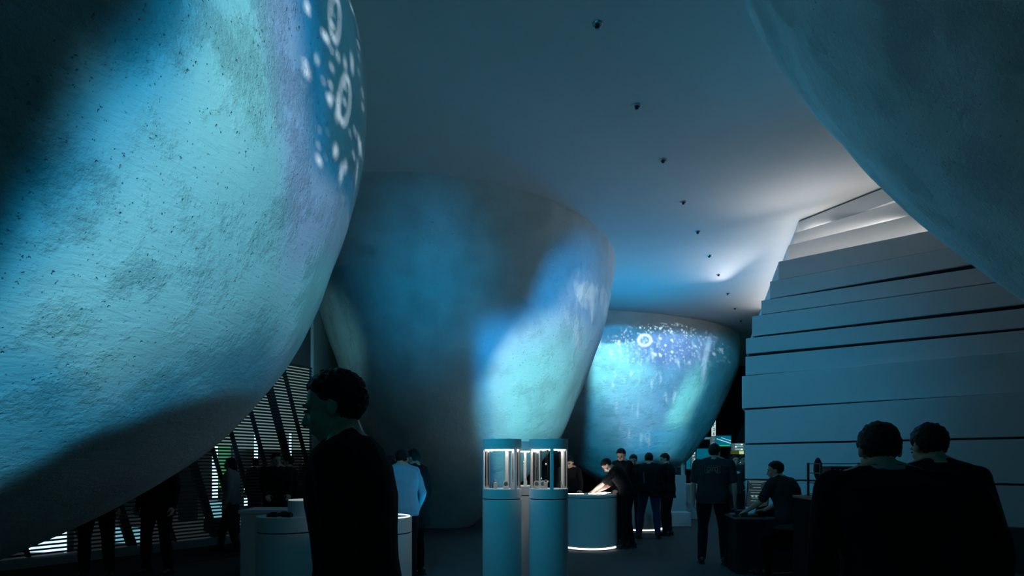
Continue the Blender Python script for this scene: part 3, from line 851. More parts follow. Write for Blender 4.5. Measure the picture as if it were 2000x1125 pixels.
def melt(name, mb, voxel, m, parent, smooth=2, fold=0.0, fs=9.0):
    me = mb.mesh(name + '_raw')
    b = bmesh.new(); b.from_mesh(me); bmesh.ops.recalc_face_normals(b, faces=b.faces); b.to_mesh(me); b.free()
    o = bpy.data.objects.new('tmp', me); WS_.collection.objects.link(o)
    r = o.modifiers.new('r', 'REMESH'); r.mode = 'VOXEL'; r.voxel_size = voxel
    if smooth:
        sm = o.modifiers.new('s', 'SMOOTH'); sm.factor = .5; sm.iterations = smooth
    vl = WS_.view_layers[0]; vl.update(); dg = vl.depsgraph
    out = bpy.data.meshes.new_from_object(o.evaluated_get(dg))
    bpy.data.objects.remove(o); bpy.data.meshes.remove(me)
    out.name = name
    if fold:
        sd = random.random()*50
        pairs = [(v.co.copy(), v.normal.copy()) for v in out.vertices]
        flat = []
        for c_, n_ in pairs:
            q = Vector((c_.x*fs, c_.y*fs, c_.z*fs*.55 + sd))
            flat.extend(c_ + n_ * (1 - abs(noise.noise(q))*2.2) * fold)
        out.vertices.foreach_set('co', flat)
    out.polygons.foreach_set('use_smooth', [True]*len(out.polygons))
    out.materials.clear(); out.materials.append(m)
    oo = bpy.data.objects.new(name, out); COL.objects.link(oo)
    if parent: oo.parent = parent
    return oo
def ik(a, t, l1, l2, pole):
    """middle joint of a two-bone chain from a to t, bending towards pole"""
    a, t, pole = Vector(a), Vector(t), Vector(pole)
    d = t - a; L_ = d.length
    if L_ > (l1+l2)*.995: t = a + d*((l1+l2)*.995/L_); d = t-a; L_ = d.length
    x = (l1*l1 - l2*l2 + L_*L_)/(2*L_)
    h = sqrt(max(l1*l1 - x*x, 0))
    u = d/L_; p = (pole - u*pole.dot(u)).normalized()
    return a + u*x + p*h, t

def person(label, x, y, face, H=1.72, lean=0, side=0, pitch=0, yaw=0, tilt=0, hands=None, feet=None, hip=None, build=1.0,
           top=BLK, bottom=BLK, sleeve='long', shoe=BLK2, hair='short', skirt=None, vox=.009, group='visitors and staff', head_fwd=0, curl=35, floor=0.0, z=0, eyes=True, hem=.0):
    """face: heading in degrees, 0 looks along +Y (away from the camera), 90 looks to -X"""
    t = empty('person', (x, y, z), R(face))
    k = H/1.72
    V = lambda *a: Vector(a)*k
    hipz = (hip if hip else .965)
    P = V(0, 0, 0) + Vector((0, 0, hipz*k if not hip else hip))
    def spdir(f): return (rotm('Y', side*f) @ rotm('X', -lean*f)) @ Vector((0, 0, 1))
    def spfwd(f): return (rotm('Y', side*f) @ rotm('X', -lean*f)) @ Vector((0, 1, 0))
    rt = Vector((1, 0, 0))
    waist = P + spdir(.35)*.13*k
    chest = waist + spdir(.8)*.20*k
    shl = chest + spdir(1)*.16*k
    nb = shl + spdir(1)*.045*k
    ndir = (spdir(.8) + Vector((0, 0, .35)) + spfwd(1)*.12 + Vector((0, head_fwd, 0))).normalized()
    Mh = rotm('Z', yaw) @ rotm('Y', tilt) @ rotm('X', -pitch)
    hc = nb + ndir*.052*k + Mh @ (Vector((0, .022, .040))*k)
    bd = build
    secs = lambda g: [
        (P - spdir(.1)*.10*k, rt, spfwd(.1), (.150*bd+g)*k, (.110*bd+g)*k), (P, rt, spfwd(.2), (.168*bd+g)*k, (.120*bd+g)*k),
        (waist, rt, spfwd(.5), (.148*bd+g)*k, (.105*bd+g)*k), (waist*.5+chest*.5, rt, spfwd(.7), (.152*bd+g)*k, (.108*bd+g)*k), (chest, rt, spfwd(.9), (.168*bd+g)*k, (.118*bd+g)*k),
        (chest*.4+shl*.6, rt, spfwd(1), (.172*bd+g)*k, (.105*bd+g)*k), (shl, rt, spfwd(1), (.135+g)*k, (.08+g)*k), (nb, rt, spfwd(1), (.066+g*.6)*k, (.062+g*.6)*k)]
    body = MB(); shirt = MB(); pants = MB()
    loft(body, secs(0))
    g = .021
    ss = secs(g)
    if hem: ss = [(P - spdir(0)*hem*k, rt, spfwd(0), (.172*bd+g)*k, (.13*bd+g)*k)] + ss
    loft(shirt, ss[:-1] + [(nb - spdir(1)*.008*k, rt, spfwd(1), .072*k, .070*k)])
    S_ = {}
    for s in (-1, 1):
        S_[s] = shl + rt*s*(.165*bd)*k - spdir(1)*.035*k
        ellipsoid(body, S_[s], Vector((.055, .052, .055))*k); ellipsoid(shirt, S_[s], Vector((.066, .064, .066))*k)
        limb(shirt, shl + rt*s*.06*k - spdir(1)*.005*k, S_[s], .062*k, .062*k)
        limb(body, nb + ndir*.015*k + rt*s*.03*k, S_[s] + spdir(1)*.012*k, .036*k, .044*k)
        limb(shirt, shl + spdir(1)*.028*k + rt*s*.045*k - spfwd(1)*.01*k, S_[s] + spdir(1)*.010*k, .044*k, .054*k)
    # neck and head
    limb(body, nb - ndir*.03*k, hc - Mh @ (Vector((0, .02, .05))*k), .056*k, .050*k)
    h = lambda x_, y_, z_: hc + Mh @ (Vector((x_, y_, z_))*k)
    ellipsoid(body, h(0, -.012, .03), Vector((.076, .094, .088))*k, Mh)
    ellipsoid(body, h(0, .022, -.025), Vector((.060, .068, .082))*k, Mh)
    ellipsoid(body, h(0, .052, -.082), Vector((.027, .022, .020))*k, Mh)
    for s in (-1, 1):
        ellipsoid(body, h(.036*s, .048, -.022), Vector((.026, .026, .024))*k, Mh)
        ellipsoid(body, h(.077*s, -.012, -.004), Vector((.009, .019, .030))*k, Mh @ rotm('X', 12))
        ellipsoid(body, h(.030*s, .074, .024), Vector((.024, .011, .008))*k, Mh)
    limb(body, h(0, .084, .012), h(0, .104, -.026), .0075*k, .0125*k)
    for s in (-1, 1): ellipsoid(body, h(.011*s, .093, -.030), Vector((.008, .010, .007))*k, Mh)
    ellipsoid(body, h(0, .083, -.052), Vector((.022, .010, .0055))*k, Mh); ellipsoid(body, h(0, .081, -.062), Vector((.019, .010, .006))*k, Mh)
    # arms
    hands = hands or {}
    for s in (-1, 1):
        tgt = hands.get(s)
        rest = tgt is None
        if rest: tgt = (S_[s] + Vector((s*.07, .04, -.52))*k)
        else: tgt = Vector(tgt)
        pole = Vector((s*.35, -1, -.25)) if not rest else Vector((s*.5, -1, 0))
        el_, wr = ik(S_[s], tgt, .285*k, .255*k, pole)
        limb(body, S_[s], el_, .047*k*bd, .038*k, .004); limb(body, el_, wr, .037*k, .0255*k, .006)
        if sleeve == 'long':
            limb(shirt, S_[s], el_, .060*k*bd, .050*k, .004); limb(shirt, el_, wr, .048*k, .036*k, .003)
        else:
            mid = S_[s] + (el_-S_[s])*.80
            limb(shirt, S_[s], mid, .062*k*bd, .060*k, .004)
        fd = (wr - el_).normalized()
        if not rest and fd.z < .2: fd = (fd + Vector((0, .25, .15 if tgt.z < .99*k else -.1))).normalized()
        nrm = (Vector((-s, .2, 0)) if rest else Vector((-s*.35, 0, -1)))
        nrm = (nrm - fd*nrm.dot(fd)).normalized()
        sd = fd.cross(nrm).normalized()
        if sd.dot(Vector((0, 1, 0)) if rest else Vector((-s, 0, 0))) < 0: sd = -sd   # thumb side
        rm = Matrix((sd, fd, nrm)).transposed()
        ellipsoid(body, wr + fd*.048*k, Vector((.040, .054, .016))*k, rm)
        limb(body, wr - fd*.01*k, wr + fd*.03*k, .025*k, .020*k)
        for i, (off, L_) in enumerate(((.030, .070), (.010, .080), (-.010, .075), (-.029, .058))):
            p = wr + fd*.088*k + sd*off*k; d_ = fd
            pts = [p - fd*.015*k, p]
            for j, part in enumerate((.42, .32, .26)):
                d_ = (Matrix.Rotation(R(curl*(.7 + .12*i)), 3, fd.cross(nrm)) @ d_)
                if d_.dot(nrm) < 0 and j == 0: d_ = (fd*cos(R(curl)) + nrm*sin(R(curl)))
                p = p + d_.normalized()*L_*part*k
                pts.append(p.copy())
            body.tube(pts, [.0095*k, .0098*k, .0092*k, .0085*k, .0070*k], 8)
        p = wr + fd*.022*k + sd*.026*k; d_ = (fd*.6 + sd*.8 + nrm*.25).normalized()
        q = p + d_*.040*k; q2 = q + (d_*.5 + fd*.9).normalized()*.034*k; q3 = q2 + (fd + nrm*.4).normalized()*.024*k
        body.tube([p, q, q2, q3], [.014*k, .0120*k, .0105*k, .0085*k], 8)
    # legs
    feet = feet or {-1: (-.10, 0, 0), 1: (.10, .03, 0)}
    loft(pants, [(P + spdir(.3)*.09*k, rt, spfwd(.4), (.152*bd+.008)*k, (.110*bd+.008)*k), (P, rt, spfwd(.2), (.172*bd+.008)*k, (.122*bd+.008)*k), (P - Vector((0, 0, .09))*k, rt, spfwd(0), (.165*bd+.008)*k, (.115*bd+.006)*k)])
    for s in (-1, 1):
        hj = P + Vector((s*.088*bd, 0, -.04))*k
        fx, fy_, fa = feet[s]
        an = Vector((fx*k, fy_*k, .085*k))
        kn, an = ik(hj, an, .425*k, .415*k, Vector((s*.12, 1, 0)))
        limb(body, hj, kn, .078*k*bd, .052*k, .006); limb(body, kn, an, .050*k, .037*k, .012)
        limb(pants, hj, kn, .090*k*bd, .067*k, .006); limb(pants, kn, an, .066*k, .056*k, .008)
        a = R(fa); fwd = Vector((-sin(a), cos(a), 0))
        ft = MB()
        base = Vector((an.x, an.y, 0))
        limb(body, an, base + fwd*.05*k + Vector((0, 0, .045*k)), .036*k, .03*k)
        z0 = an.z - .085*k
        rz_ = Matrix.Rotation(a, 3, 'Z')
        for (dy, wx, hz, ly) in ((-.035, .040, .050, .055), (.055, .043, .040, .085), (.135, .044, .032, .068)):
            ellipsoid(ft, base + fwd*dy*k + Vector((0, 0, z0 + (.008+hz)*k)), Vector((wx, ly, hz))*k, rz_)
        limb(ft, an + Vector((0, 0, .0)), base + Vector((0, 0, z0+.05*k)), .044*k, .042*k)
        sh = melt('shoe', ft, max(vox, .008), shoe, t, 2)
        so = MB(); pr = [(-.085, .030), (-.05, .042), (.03, .043), (.10, .050), (.17, .046), (.205, .026)]
        pts = [(base + rz_ @ (Vector((w_, yy, 0))*k)) for yy, w_ in pr] + [(base + rz_ @ (Vector((-w_, yy, 0))*k)) for yy, w_ in reversed(pr)]
        obj('sole', so.prism([(p_.x, p_.y) for p_ in pts], z0, z0 + .022*k), shoe, sh, False)
    melt('body', body, vox, SKIN, t, 2)
    if skirt:
        pl = []
        for zz, ww in skirt: pl.append((Vector((0, 0, zz*k)), rt, Vector((0, 1, 0)), ww*k, ww*.72*k))
        loft(pants, pl)
    melt('trousers' if not skirt else 'skirt', pants, max(vox, .011), bottom, t, 2, .004, 8)
    melt('shirt' if sleeve != 'long' else 'jacket', shirt, max(vox, .011), top, t, 2, .0045, 9)
    # hair
    hm = MB(); nu, nv = 56, 30
    v = []
    sd = random.random()*30
    for j in range(nv+1):
        b_ = pi*j/nv
        for i in range(nu):
            a_ = 2*pi*i/nu
            n_ = Vector((sin(b_)*cos(a_), sin(b_)*sin(a_), cos(b_)))
            p_ = Vector((n_.x*.085, n_.y*.103, n_.z*.097)) + Vector((0, -.016, .034))
            y0_ = p_.y
            tt = min(max((y0_ + .06)/.13, 0), 1); tt = tt*tt*(3 - 2*tt)
            line = -.088 + (.062 + .088 - (.014 if hair == 'fringe' else 0))*tt
            if abs(y0_ - .005) < .03: line = max(line, .0)
            if hair == 'long': line -= .05*(1 - tt)
            line += noise.noise(Vector((n_.x*9, n_.y*9, n_.z*4 + sd)))*.014
            th = min(max((p_.z - line)/.03, 0), 1); th = th*th*(3 - 2*th)
            tuft = noise.noise(Vector((n_.x*5, n_.y*5, n_.z*5 + sd)))*.007 + noise.noise(Vector((n_.x*14, n_.y*14, n_.z*14 + sd)))*.005
            ro = Vector((n_.x*.0835, n_.y*.101, n_.z*.095)) * (1 + tuft/.085) + Vector((0, -.014, .034))
            ri = Vector((n_.x*.062, n_.y*.078, n_.z*.072)) + Vector((0, -.014, .03))
            p_ = ri + (ro - ri)*th
            v.append(hc + Mh @ (p_*k))
    f = []
    for j in range(nv):
        for i in range(nu):
            l = (i+1) % nu
            f.append((j*nu+i, (j+1)*nu+i, (j+1)*nu+l, j*nu+l))
    hm.add(v, f)
    if hair == 'long':
        for s in (-1, 1): limb(hm, h(.05*s, -.04, .0), h(.055*s, -.055, -.19), .045*k, .03*k)
        limb(hm, h(0, -.07, 0), h(0, -.085, -.22), .055*k, .04*k)
    obj('hair', hm, HAIR, t)
    if eyes:
        for s in (-1, 1):
            e = MB(); ellipsoid(e, h(.031*s, .082, .006), Vector((.0125, .007, .0055))*k, Mh, 12, 8); obj('eye', e, EYEM, t)
            e = MB(); e.tube([h(.013*s, .089, .026), h(.030*s, .088, .031), h(.046*s, .076, .026)], [.003*k, .004*k, .002*k], 6); obj('eyebrow', e, HAIR, t)
    t['label'] = label; t['category'] = 'person'; t['group'] = group
    return t, dict(shl=shl, chest=chest, waist=waist, P=P, hc=hc, Mh=Mh, S=S_, k=k)
EYEM = mat('dark_eye', (.03, .02, .015), .25)

def X(px, d): return (px-1000)/FOC*d
# near people
T, J = person('dark foreground person in black on the left, seen side-on before the round plinths', X(700, 2.1), 2.1, 90, H=1.83, lean=5, pitch=12, head_fwd=.10, build=.98, vox=.008, hem=.22, eyes=True)
T, J = person('dark foreground person in black at right with pale collar, back to the camera', X(1762, 2.5), 2.5, -8, H=1.70, lean=14, pitch=20, yaw=-6, head_fwd=.10, build=1.3, vox=.008, side=-4, hem=.2)
obj('collar', MB().lathe((0, 0), [(.075, 0), (.082, .01), (.072, .045), (.066, .045)], 24), GREY, T).location = J['shl'] + Vector((0, .005, .02))
T, J = person('dark foreground person at far right with shoulder bag, just behind the collared one', X(1858, 3.1), 3.1, -6, H=1.73, lean=12, pitch=20, yaw=6, head_fwd=.05, build=1.1, vox=.009, side=-4, hem=.2)
# the shoulder bag it carries
bg = MB(); ellipsoid(bg, (0, 0, 0), (.06, .14, .24)); bgo = empty('shoulder_bag', (X(1925, 3.1)+.03, 3.1, 1.02), R(-6))
melt('bag_body', bg, .012, BLK, bgo, 2, .006, 7)
obj('strap', MB().tube([(0, -.10, .16), (-.04, -.10, .30), (-.09, -.03, .41), (-.06, .06, .34), (0, .10, .18)], .014, 8), BLK2, bgo)
tag(bgo, 'black shoulder bag hanging at the right side of the far right foreground person', 'bag')

# people under the pod at left (their legs show)
person('black-clad person behind the front pod at left, only wide-legged trousers visible', X(190, 8.05), 8.05, 200, H=1.75, feet={-1: (-.14, 0, 8), 1: (.14, .02, -8)}, build=1.12, hem=.2)
person('black-clad person behind the front pod, right of the wide-legged one', X(308, 8.35), 8.35, 170, H=1.76, feet={-1: (-.17, 0, 8), 1: (.15, .02, -8)}, build=1.18, hem=.2)
person('person in grey top and skirt walking along the louvred screen', X(452, 10.4), 10.4, 100, H=1.60, top=GREY, bottom=CHAR, skirt=[(.42, .19), (.7, .19), (.92, .16)], hair='long', feet={-1: (-.09, -.12, 0), 1: (.09, .22, 0)}, vox=.011)
person('person in black jacket with lanyard behind the counter at the screen', X(538, 10.0), 10.0, 205, H=1.68, lean=5, pitch=10, yaw=20, build=1.12, vox=.010, hands={-1: (-.18, .30, 1.0), 1: (.15, .32, 1.0)}, hair='short')
person('black-clad person just right of the lanyard wearer, facing left', X(569, 10.6), 10.6, 100, H=1.64, lean=4, pitch=8, vox=.011)
person('distant walker outside the louvred screen, under the bright tube light', X(499, 13.6), 13.6, 60, H=1.62, vox=.013, bottom=CHAR)
person('distant walker outside the louvred screen, near its right end', X(598, 14.6), 14.6, 150, H=1.70, vox=.013, bottom=CHAR)

# group by the glowing-ring plinth
person('person in pale blue shirt leaning over the glowing-ring plinth', X(790, 7.6), 7.6, 20, H=1.70, lean=14, side=-3, pitch=25, yaw=-25, top=SHIRT, hands={-1: (-.22, .42, 1.0), 1: (.24, .26, .98)}, vox=.009)
person('dark person left of the one in the pale blue shirt', X(764, 8.1), 8.1, 15, H=1.62, lean=6, pitch=15, vox=.011)
person('dark person right of the one in the pale blue shirt, jacket over the arm', X(815, 8.2), 8.2, 60, H=1.70, lean=4, pitch=15, vox=.010, hem=.3)

# round counter group
person('person leaning over the round counter behind the right glass case, face lit from below', X(1113, 11.8), 11.8, 172, H=1.68, lean=20, pitch=30, yaw=-12, hair='fringe', hands={-1: (-.22, .46, 1.0), 1: (.16, .44, 1.0)}, vox=.008)
person('man in black bending low over the round counter, hands on the tablet', X(1225, 10.85), 10.85, 78, H=1.72, lean=40, pitch=58, head_fwd=.25, sleeve='short', hands={-1: (-.12, .62, .985), 1: (.16, .56, .99)}, feet={-1: (-.10, .05, 0), 1: (.10, -.08, 0)}, vox=.007)
person('tall man in black standing behind the bending man, smiling face lit from below', X(1216, 11.7), 11.7, 128, H=1.80, lean=2, pitch=28, yaw=22, hair='short', hands={-1: (-.14, .3, 1.0), 1: (.2, .2, .95)}, vox=.007)
person('head and shoulders of a man just right of the tall standing man', X(1238, 12.95), 12.95, 150, H=1.70, pitch=22, yaw=15, lean=3, vox=.009)
T, J = person('man in dark jacket, jeans and crossbody bag with his back to us', X(1268, 12.25), 12.25, -8, H=1.72, lean=5, pitch=14, yaw=0, build=1.22, bottom=DENIM, hands={-1: (-.16, .26, 1.05), 1: (.16, .26, 1.05)}, feet={-1: (-.20, 0, 10), 1: (.17, 0, -10)}, vox=.009, hem=.12)
obj('bag_strap', MB().tube([J['shl'] + Vector((-.10, -.04, .03)), J['chest'] + Vector((-.12, -.155, 0)), J['waist'] + Vector((-.10, -.15, .05)), J['waist'] + Vector((-.13, -.16, -.05))], .016, 8), BLK2, T)
m = MB(); m.box((0, 0, 0), (.24, .09, .17)); b_ = obj('bag_pouch', m, BLK, T, True, .02); b_.location = J['waist'] + Vector((-.13, -.175, -.06))
person('man in loose black tee and wide black trousers facing left, right of the bag wearer', X(1304, 12.75), 12.75, 55, H=1.72, lean=3, pitch=18, yaw=25, sleeve='short', build=1.08, hands={-1: (-.14, .28, 1.08), 1: (.14, .28, 1.1)}, feet={-1: (-.12, 0, 5), 1: (.12, 0, -5)}, vox=.009, hem=.18)

# man with the logo shirt
T, J = person('man in dark tee with boxed logo on the back, holding a water bottle', X(1392, 9.15), 9.15, -22, H=1.80, lean=3, side=2, pitch=6, yaw=-22, top=CHAR, sleeve='short', build=1.28, feet={-1: (-.15, 0, 10), 1: (.16, .05, -12)}, vox=.008, hem=.10)
LOGO = mat('orange_logo_print', (.35, .16, .11), .8); LOGO2 = mat('blue_logo_print', (.10, .25, .32), .8)
def text(name, s_, size, m, parent, loc, rot, extrude=.002):
    c_ = bpy.data.curves.new(name, 'FONT'); c_.body = s_; c_.size = size; c_.extrude = extrude; c_.align_x = 'CENTER'; c_.align_y = 'CENTER'
    c_.materials.append(m)
    tmp = bpy.data.objects.new('tmp', c_); WS_.collection.objects.link(tmp)
    vl = WS_.view_layers[0]; vl.update()
    me = bpy.data.meshes.new_from_object(tmp.evaluated_get(vl.depsgraph))
    bpy.data.objects.remove(tmp); bpy.data.curves.remove(c_)
    me.materials.clear(); me.materials.append(m)
    o = bpy.data.objects.new(name, me); COL.objects.link(o); o.parent = parent; o.location = loc; o.rotation_euler = rot
    return o
lc = J['chest'] + Vector((.0, -.171, .055)); rot_ = (R(84), 0, 0)
fr = MB()
for cx_, cz_, sx_, sz_ in ((0, .05, .21, .006), (0, -.05, .21, .006), (-.105, 0, .006, .10), (.105, 0, .006, .10)): fr.box((cx_, 0, cz_), (sx_, .006, sz_))
o = obj('logo_frame', fr, LOGO, T, False); o.location = lc; o.rotation_euler = (R(-6), 0, 0)
text('logo_text', 'om', .13, LOGO, T, lc + Vector((0, -.003, .015)), rot_)
text('logo_text', 'aythous', .05, LOGO2, T, lc + Vector((0, -.004, -.032)), rot_)
wb = empty('water_bottle', Vector((X(1413, 9.05), 9.12, .80)))
obj('bottle', MB().lathe((0, 0), [(0, -.19), (.030, -.19), (.032, -.15), (.032, -.06), (.013, -.02), (.013, 0), (0, 0)], 20), GLASS, wb)
obj('cap', MB().cyl((0, 0), .015, 0, .018, 16), WHITE, wb)
tag(wb, 'small clear water bottle held low by the man with the logo shirt', 'bottle')
T, J = person('distant visitor with pale chest print walking between the logo man and the stepped wall', X(1436, 13.2), 13.2, 175, H=1.68, top=CHAR, sleeve='short', bottom=BLK, hands={-1: (-.18, .2, .95), 1: (.15, .25, 1.15)}, vox=.010)
m = MB(); ellipsoid(m, (0, 0, 0), (.07, .012, .03)); obj('chest_print', m, mat('pale_print', (.6, .75, .8), .7), T).location = J['chest'] + Vector((0, .132, .04))
person('distant visitor half hidden by the left end of the stepped wall', X(1451, 15.0), 15.0, 185, H=1.70, vox=.012, bottom=CHAR)

# ------------------------------------------------------------------ technician's corner at right
CLOTH = mat('black_table_cloth', (.014, .015, .017), .95, bump=(25, .006), spec=.1)
TOPM = mat('dark_grey_table_top', (.10, .11, .12), .5)
def corner(px, d): return Vector((X(px, d), d))
t = empty('desk', (3.9, 8.65, 0), R(-8))
mb = MB(); n = 90; hw, hd = .80, .42
def rr(u, z):   # rectangle outline with cloth waves towards the hem
    per = 4*(hw+hd); s_ = u*per
    if s_ < 2*hw: p, nn_ = Vector((-hw + s_, -hd)), Vector((0, -1))
    elif s_ < 2*hw+2*hd: p, nn_ = Vector((hw, -hd + s_-2*hw)), Vector((1, 0))
    elif s_ < 4*hw+2*hd: p, nn_ = Vector((hw - (s_-2*hw-2*hd), hd)), Vector((0, 1))
    else: p, nn_ = Vector((-hw, hd - (s_-4*hw-2*hd))), Vector((-1, 0))
    return p + nn_*(sin(u*2*pi*22)*.014 + .02)*(1 - z/.74)
for z in (.01, .25, .5, .74):
    for k in range(n*2):
        q = rr(k/(n*2), z); mb.v.append((q.x, q.y, z))
m_ = n*2
for j in range(3):
    for k in range(m_): mb.f.append((j*m_+k, j*m_+(k+1) % m_, (j+1)*m_+(k+1) % m_, (j+1)*m_+k))
obj('cloth_skirt', mb, CLOTH, t)
obj('table_top', MB().box((0, 0, .75), (1.64, .88, .025)), TOPM, t, False, .004)
tag(t, 'long desk with floor-length black cloth beside the stepped wall', 'desk')
SCR = mat('dim_monitor_screen', srgb(28, 40, 44), .3, emit=srgb(30, 44, 48), es=.8)
TXT = emi('pale_screen_text', srgb(120, 150, 155), .7)
t = empty('monitor', (X(1480, 8.75), 8.75, .763), R(-22))
obj('bezel', MB().box((0, 0, .31), (.30, .03, .40), Matrix.Rotation(R(4), 3, 'Y')), BLK2, t, False, .004)
sc_ = obj('screen', MB().box((0, -.017, .31), (.275, .004, .375), Matrix.Rotation(R(4), 3, 'Y')), SCR, t, False)
lines = MB()
for i in range(9):
    random.seed(i+40); lines.box((-.03 + random.random()*.03, -.0205, .47 - i*.038), (.10 + random.random()*.1, .002, .006))
lines.box((.0, -.0205, .485), (.26, .002, .007)).box((-.07, -.0205, .27), (.03, .002, .03)).box((-.02, -.0205, .27), (.03, .002, .03))
obj('screen_text', lines, TXT, sc_, False)
obj('stand', MB().box((0, .03, .07), (.05, .03, .14)).box((0, .02, .006), (.20, .16, .012)), BLK2, t, False, .003)
tag(t, 'upright computer monitor showing faint text, at the left of the desk', 'monitor')
t = empty('keyboard', (X(1462, 8.45), 8.45, .763), R(-10))
kb = MB(); kb.box((0, 0, .009), (.42, .14, .018)); obj('case', kb, BLK2, t, False, .003)
kk = MB()
for r_ in range(4):
    for c_ in range(13): kk.box((-.19 + c_*.0315, -.048 + r_*.031, .021), (.026, .025, .007))
obj('keys', kk, CHAR, t, False)
tag(t, 'black keyboard on the desk in front of the monitor', 'keyboard')
t = empty('mixing_console', (X(1449, 8.7), 8.72, .763), R(-8))
obj('body', MB().box((0, 0, .035), (.15, .12, .07)), BLK2, t, False, .006)
kn_ = MB()
for i in range(4):
    for j in range(3): kn_.cyl((-.05 + i*.034, -.035 + j*.035), .008, .07, .082, 12)
obj('knobs', kn_, METAL, t)
tag(t, 'small black control box with knobs at the left end of the desk', 'control box')
bgm = MB(); ellipsoid(bgm, (0, 0, .06), (.24, .13, .085)); ellipsoid(bgm, (.12, .02, .09), (.14, .11, .07)); limb(bgm, (-.2, -.05, .05), (.1, -.1, .05), .04, .05)
bo = melt('backpack', bgm, .012, BLK, None, 2, .008, 8); bo.location = (X(1508, 8.6), 8.6, .765)
tag(bo, 'slumped black backpack on the desk in front of the leaning technician', 'backpack')

T, J = person('technician in dark tee seated high at the desk, looking towards the monitor', X(1545, 8.0), 8.0, 35, H=1.74, hip=.80, lean=20, pitch=10, yaw=28, top=CHAR, sleeve='short', build=1.2, head_fwd=.12, hands={-1: (-.26, .48, .86), 1: (.10, .45, .86)}, feet={-1: (-.14, .34, 0), 1: (.14, .30, 0)}, vox=.008, side=-6)

t = empty('office_chair', (X(1568, 7.75), 7.75, 0), R(66))
se = MB(); ellipsoid(se, (0, .10, .68), (.24, .23, .05)); melt('seat', se, .012, CHAR, t, 2)
obj('column', MB().cyl((0, .08), .028, .10, .66, 20), BLK2, t)
ba = MB()
for k_ in range(5):
    a = 2*pi*k_/5; ba.tube([(0, .08, .11), (.28*cos(a), .08+.28*sin(a), .075)], [.024, .016], 10)
obj('star_base', ba, BLK2, t)
for k_ in range(5):
    a = 2*pi*k_/5; w_ = MB(); w_.tube([(.28*cos(a)-.018, .08+.28*sin(a), .032), (.28*cos(a)+.018, .08+.28*sin(a), .032)], .031, 16); obj('castor', w_, BLK2, t)
bk = MB(); ellipsoid(bk, (0, -.16, 1.02), (.22, .045, .26)); melt('backrest', bk, .012, CHAR, t, 2)
obj('back_post', MB().tube([(0, .05, .64), (0, -.14, .66), (0, -.20, .9), (0, -.19, 1.4)], .02, 10), BLK2, t)
hr = MB(); ellipsoid(hr, (.0, -.17, 1.43), (.15, .05, .145)); melt('headrest', hr, .010, CHAR, t, 2)
tag(t, 'tall office chair with oval headrest behind the technician', 'chair')
# jacket over the back of the chair
jm = MB(); nx_, nz_ = 28, 24
base = []
for layer in (0, .012):
    for j in range(nz_+1):
        v_ = j/nz_
        for i in range(nx_+1):
            u_ = i/nx_
            xx = (u_-.5)*(.34 + .12*v_ - .16*max(0, v_-.6))
            yy = -.235 - .035*sin(u_*pi*5 + v_*2)*v_ - .03*v_ - layer
            jm.v.append((xx, yy, 1.24 - v_*.62 - .04*sin(u_*pi*3)*v_))
q_ = (nx_+1)*(nz_+1)
for L_ in (0, 1):
    for j in range(nz_):
        for i in range(nx_):
            a = L_*q_ + j*(nx_+1)+i; jm.f.append((a, a+1, a+nx_+2, a+nx_+1))
for i in range(nx_):
    jm.f.append((i, i+1, q_+i+1, q_+i)); b0 = nz_*(nx_+1)+i; jm.f.append((b0, b0+1, q_+b0+1, q_+b0))
for j in range(nz_):
    for e in (0, nx_): a = j*(nx_+1)+e; jm.f.append((a, a+nx_+1, q_+a+nx_+1, q_+a))
jo = obj('jacket', jm, mat('slate_blue_jacket', (.12, .15, .17), .9, bump=(25, .006), spec=.1), None)
jo.location = (X(1568, 7.75), 7.75, 0); jo.rotation_euler = (0, 0, R(66))
tag(jo, 'grey-blue jacket hanging from the back of the office chair', 'jacket')

CX, CY_ = X(1640, 7.0), 7.05
t = empty('equipment_case', (CX, CY_, 0))
obj('body', MB().box((0, 0, .58), (.78, .5, 1.0)), BLK, t, False, .01)
obj('lid', MB().box((0, 0, 1.105), (.80, .52, .04)), BLK2, t, False, .008)
for sx_ in (-1, 1):
    for sy_ in (-1, 1):
        obj('castor', MB().tube([(sx_*.32-.02, sy_*.19, .04), (sx_*.32+.02, sy_*.19, .04)], .04, 16), BLK2, t)
for sx_ in (-.2, .2): obj('handle', MB().tube([(sx_-.06, -.255, .75), (sx_-.06, -.285, .75), (sx_+.06, -.285, .75), (sx_+.06, -.255, .75)], .008, 8), METAL, t)
tag(t, 'tall black road case standing right of the office chair', 'case')
t = empty('equipment_rack', (CX + .06, CY_ + .05, 1.126))
RK = mat('dark_steel', (.06, .065, .07), .4, .6)
W_ = .60
for sx_ in (-1, 1):
    for sy_ in (-1, 1): obj('post', MB().box((sx_*W_/2, sy_*.15, .19), (.022, .022, .38)), RK, t, False)
for z_ in (.015, .145, .26, .37): obj('shelf', MB().box((0, 0, z_), (W_, .32, .010)), RK, t, False)
tag(t, 'open steel equipment rack with three shelves on top of the road case', 'rack')
def device(x_, z_, w_, h_, lab, knobs=3):
    d_ = empty('amplifier', (CX + .06 + x_, CY_ + .03, 1.126 + z_))
    obj('body', MB().box((0, 0, h_/2), (w_, .24, h_)), BLK2, d_, False, .004)
    kn = MB()
    for i in range(knobs): kn.tube([(-w_*.35 + i*w_*.7/max(1, knobs-1), -.12, h_*.5), (-w_*.35 + i*w_*.7/max(1, knobs-1), -.132, h_*.5)], .008, 10)
    obj('knobs', kn, METAL, d_)
    tag(d_, lab, 'audio device', 'devices in the equipment rack')
device(-.05, .265, .26, .075, 'wide dark device on the top shelf of the rack', 4)
device(.20, .265, .14, .055, 'narrow dark device on the top shelf of the rack', 2)
device(-.02, .150, .40, .048, 'long flat device on the middle shelf of the rack', 5)
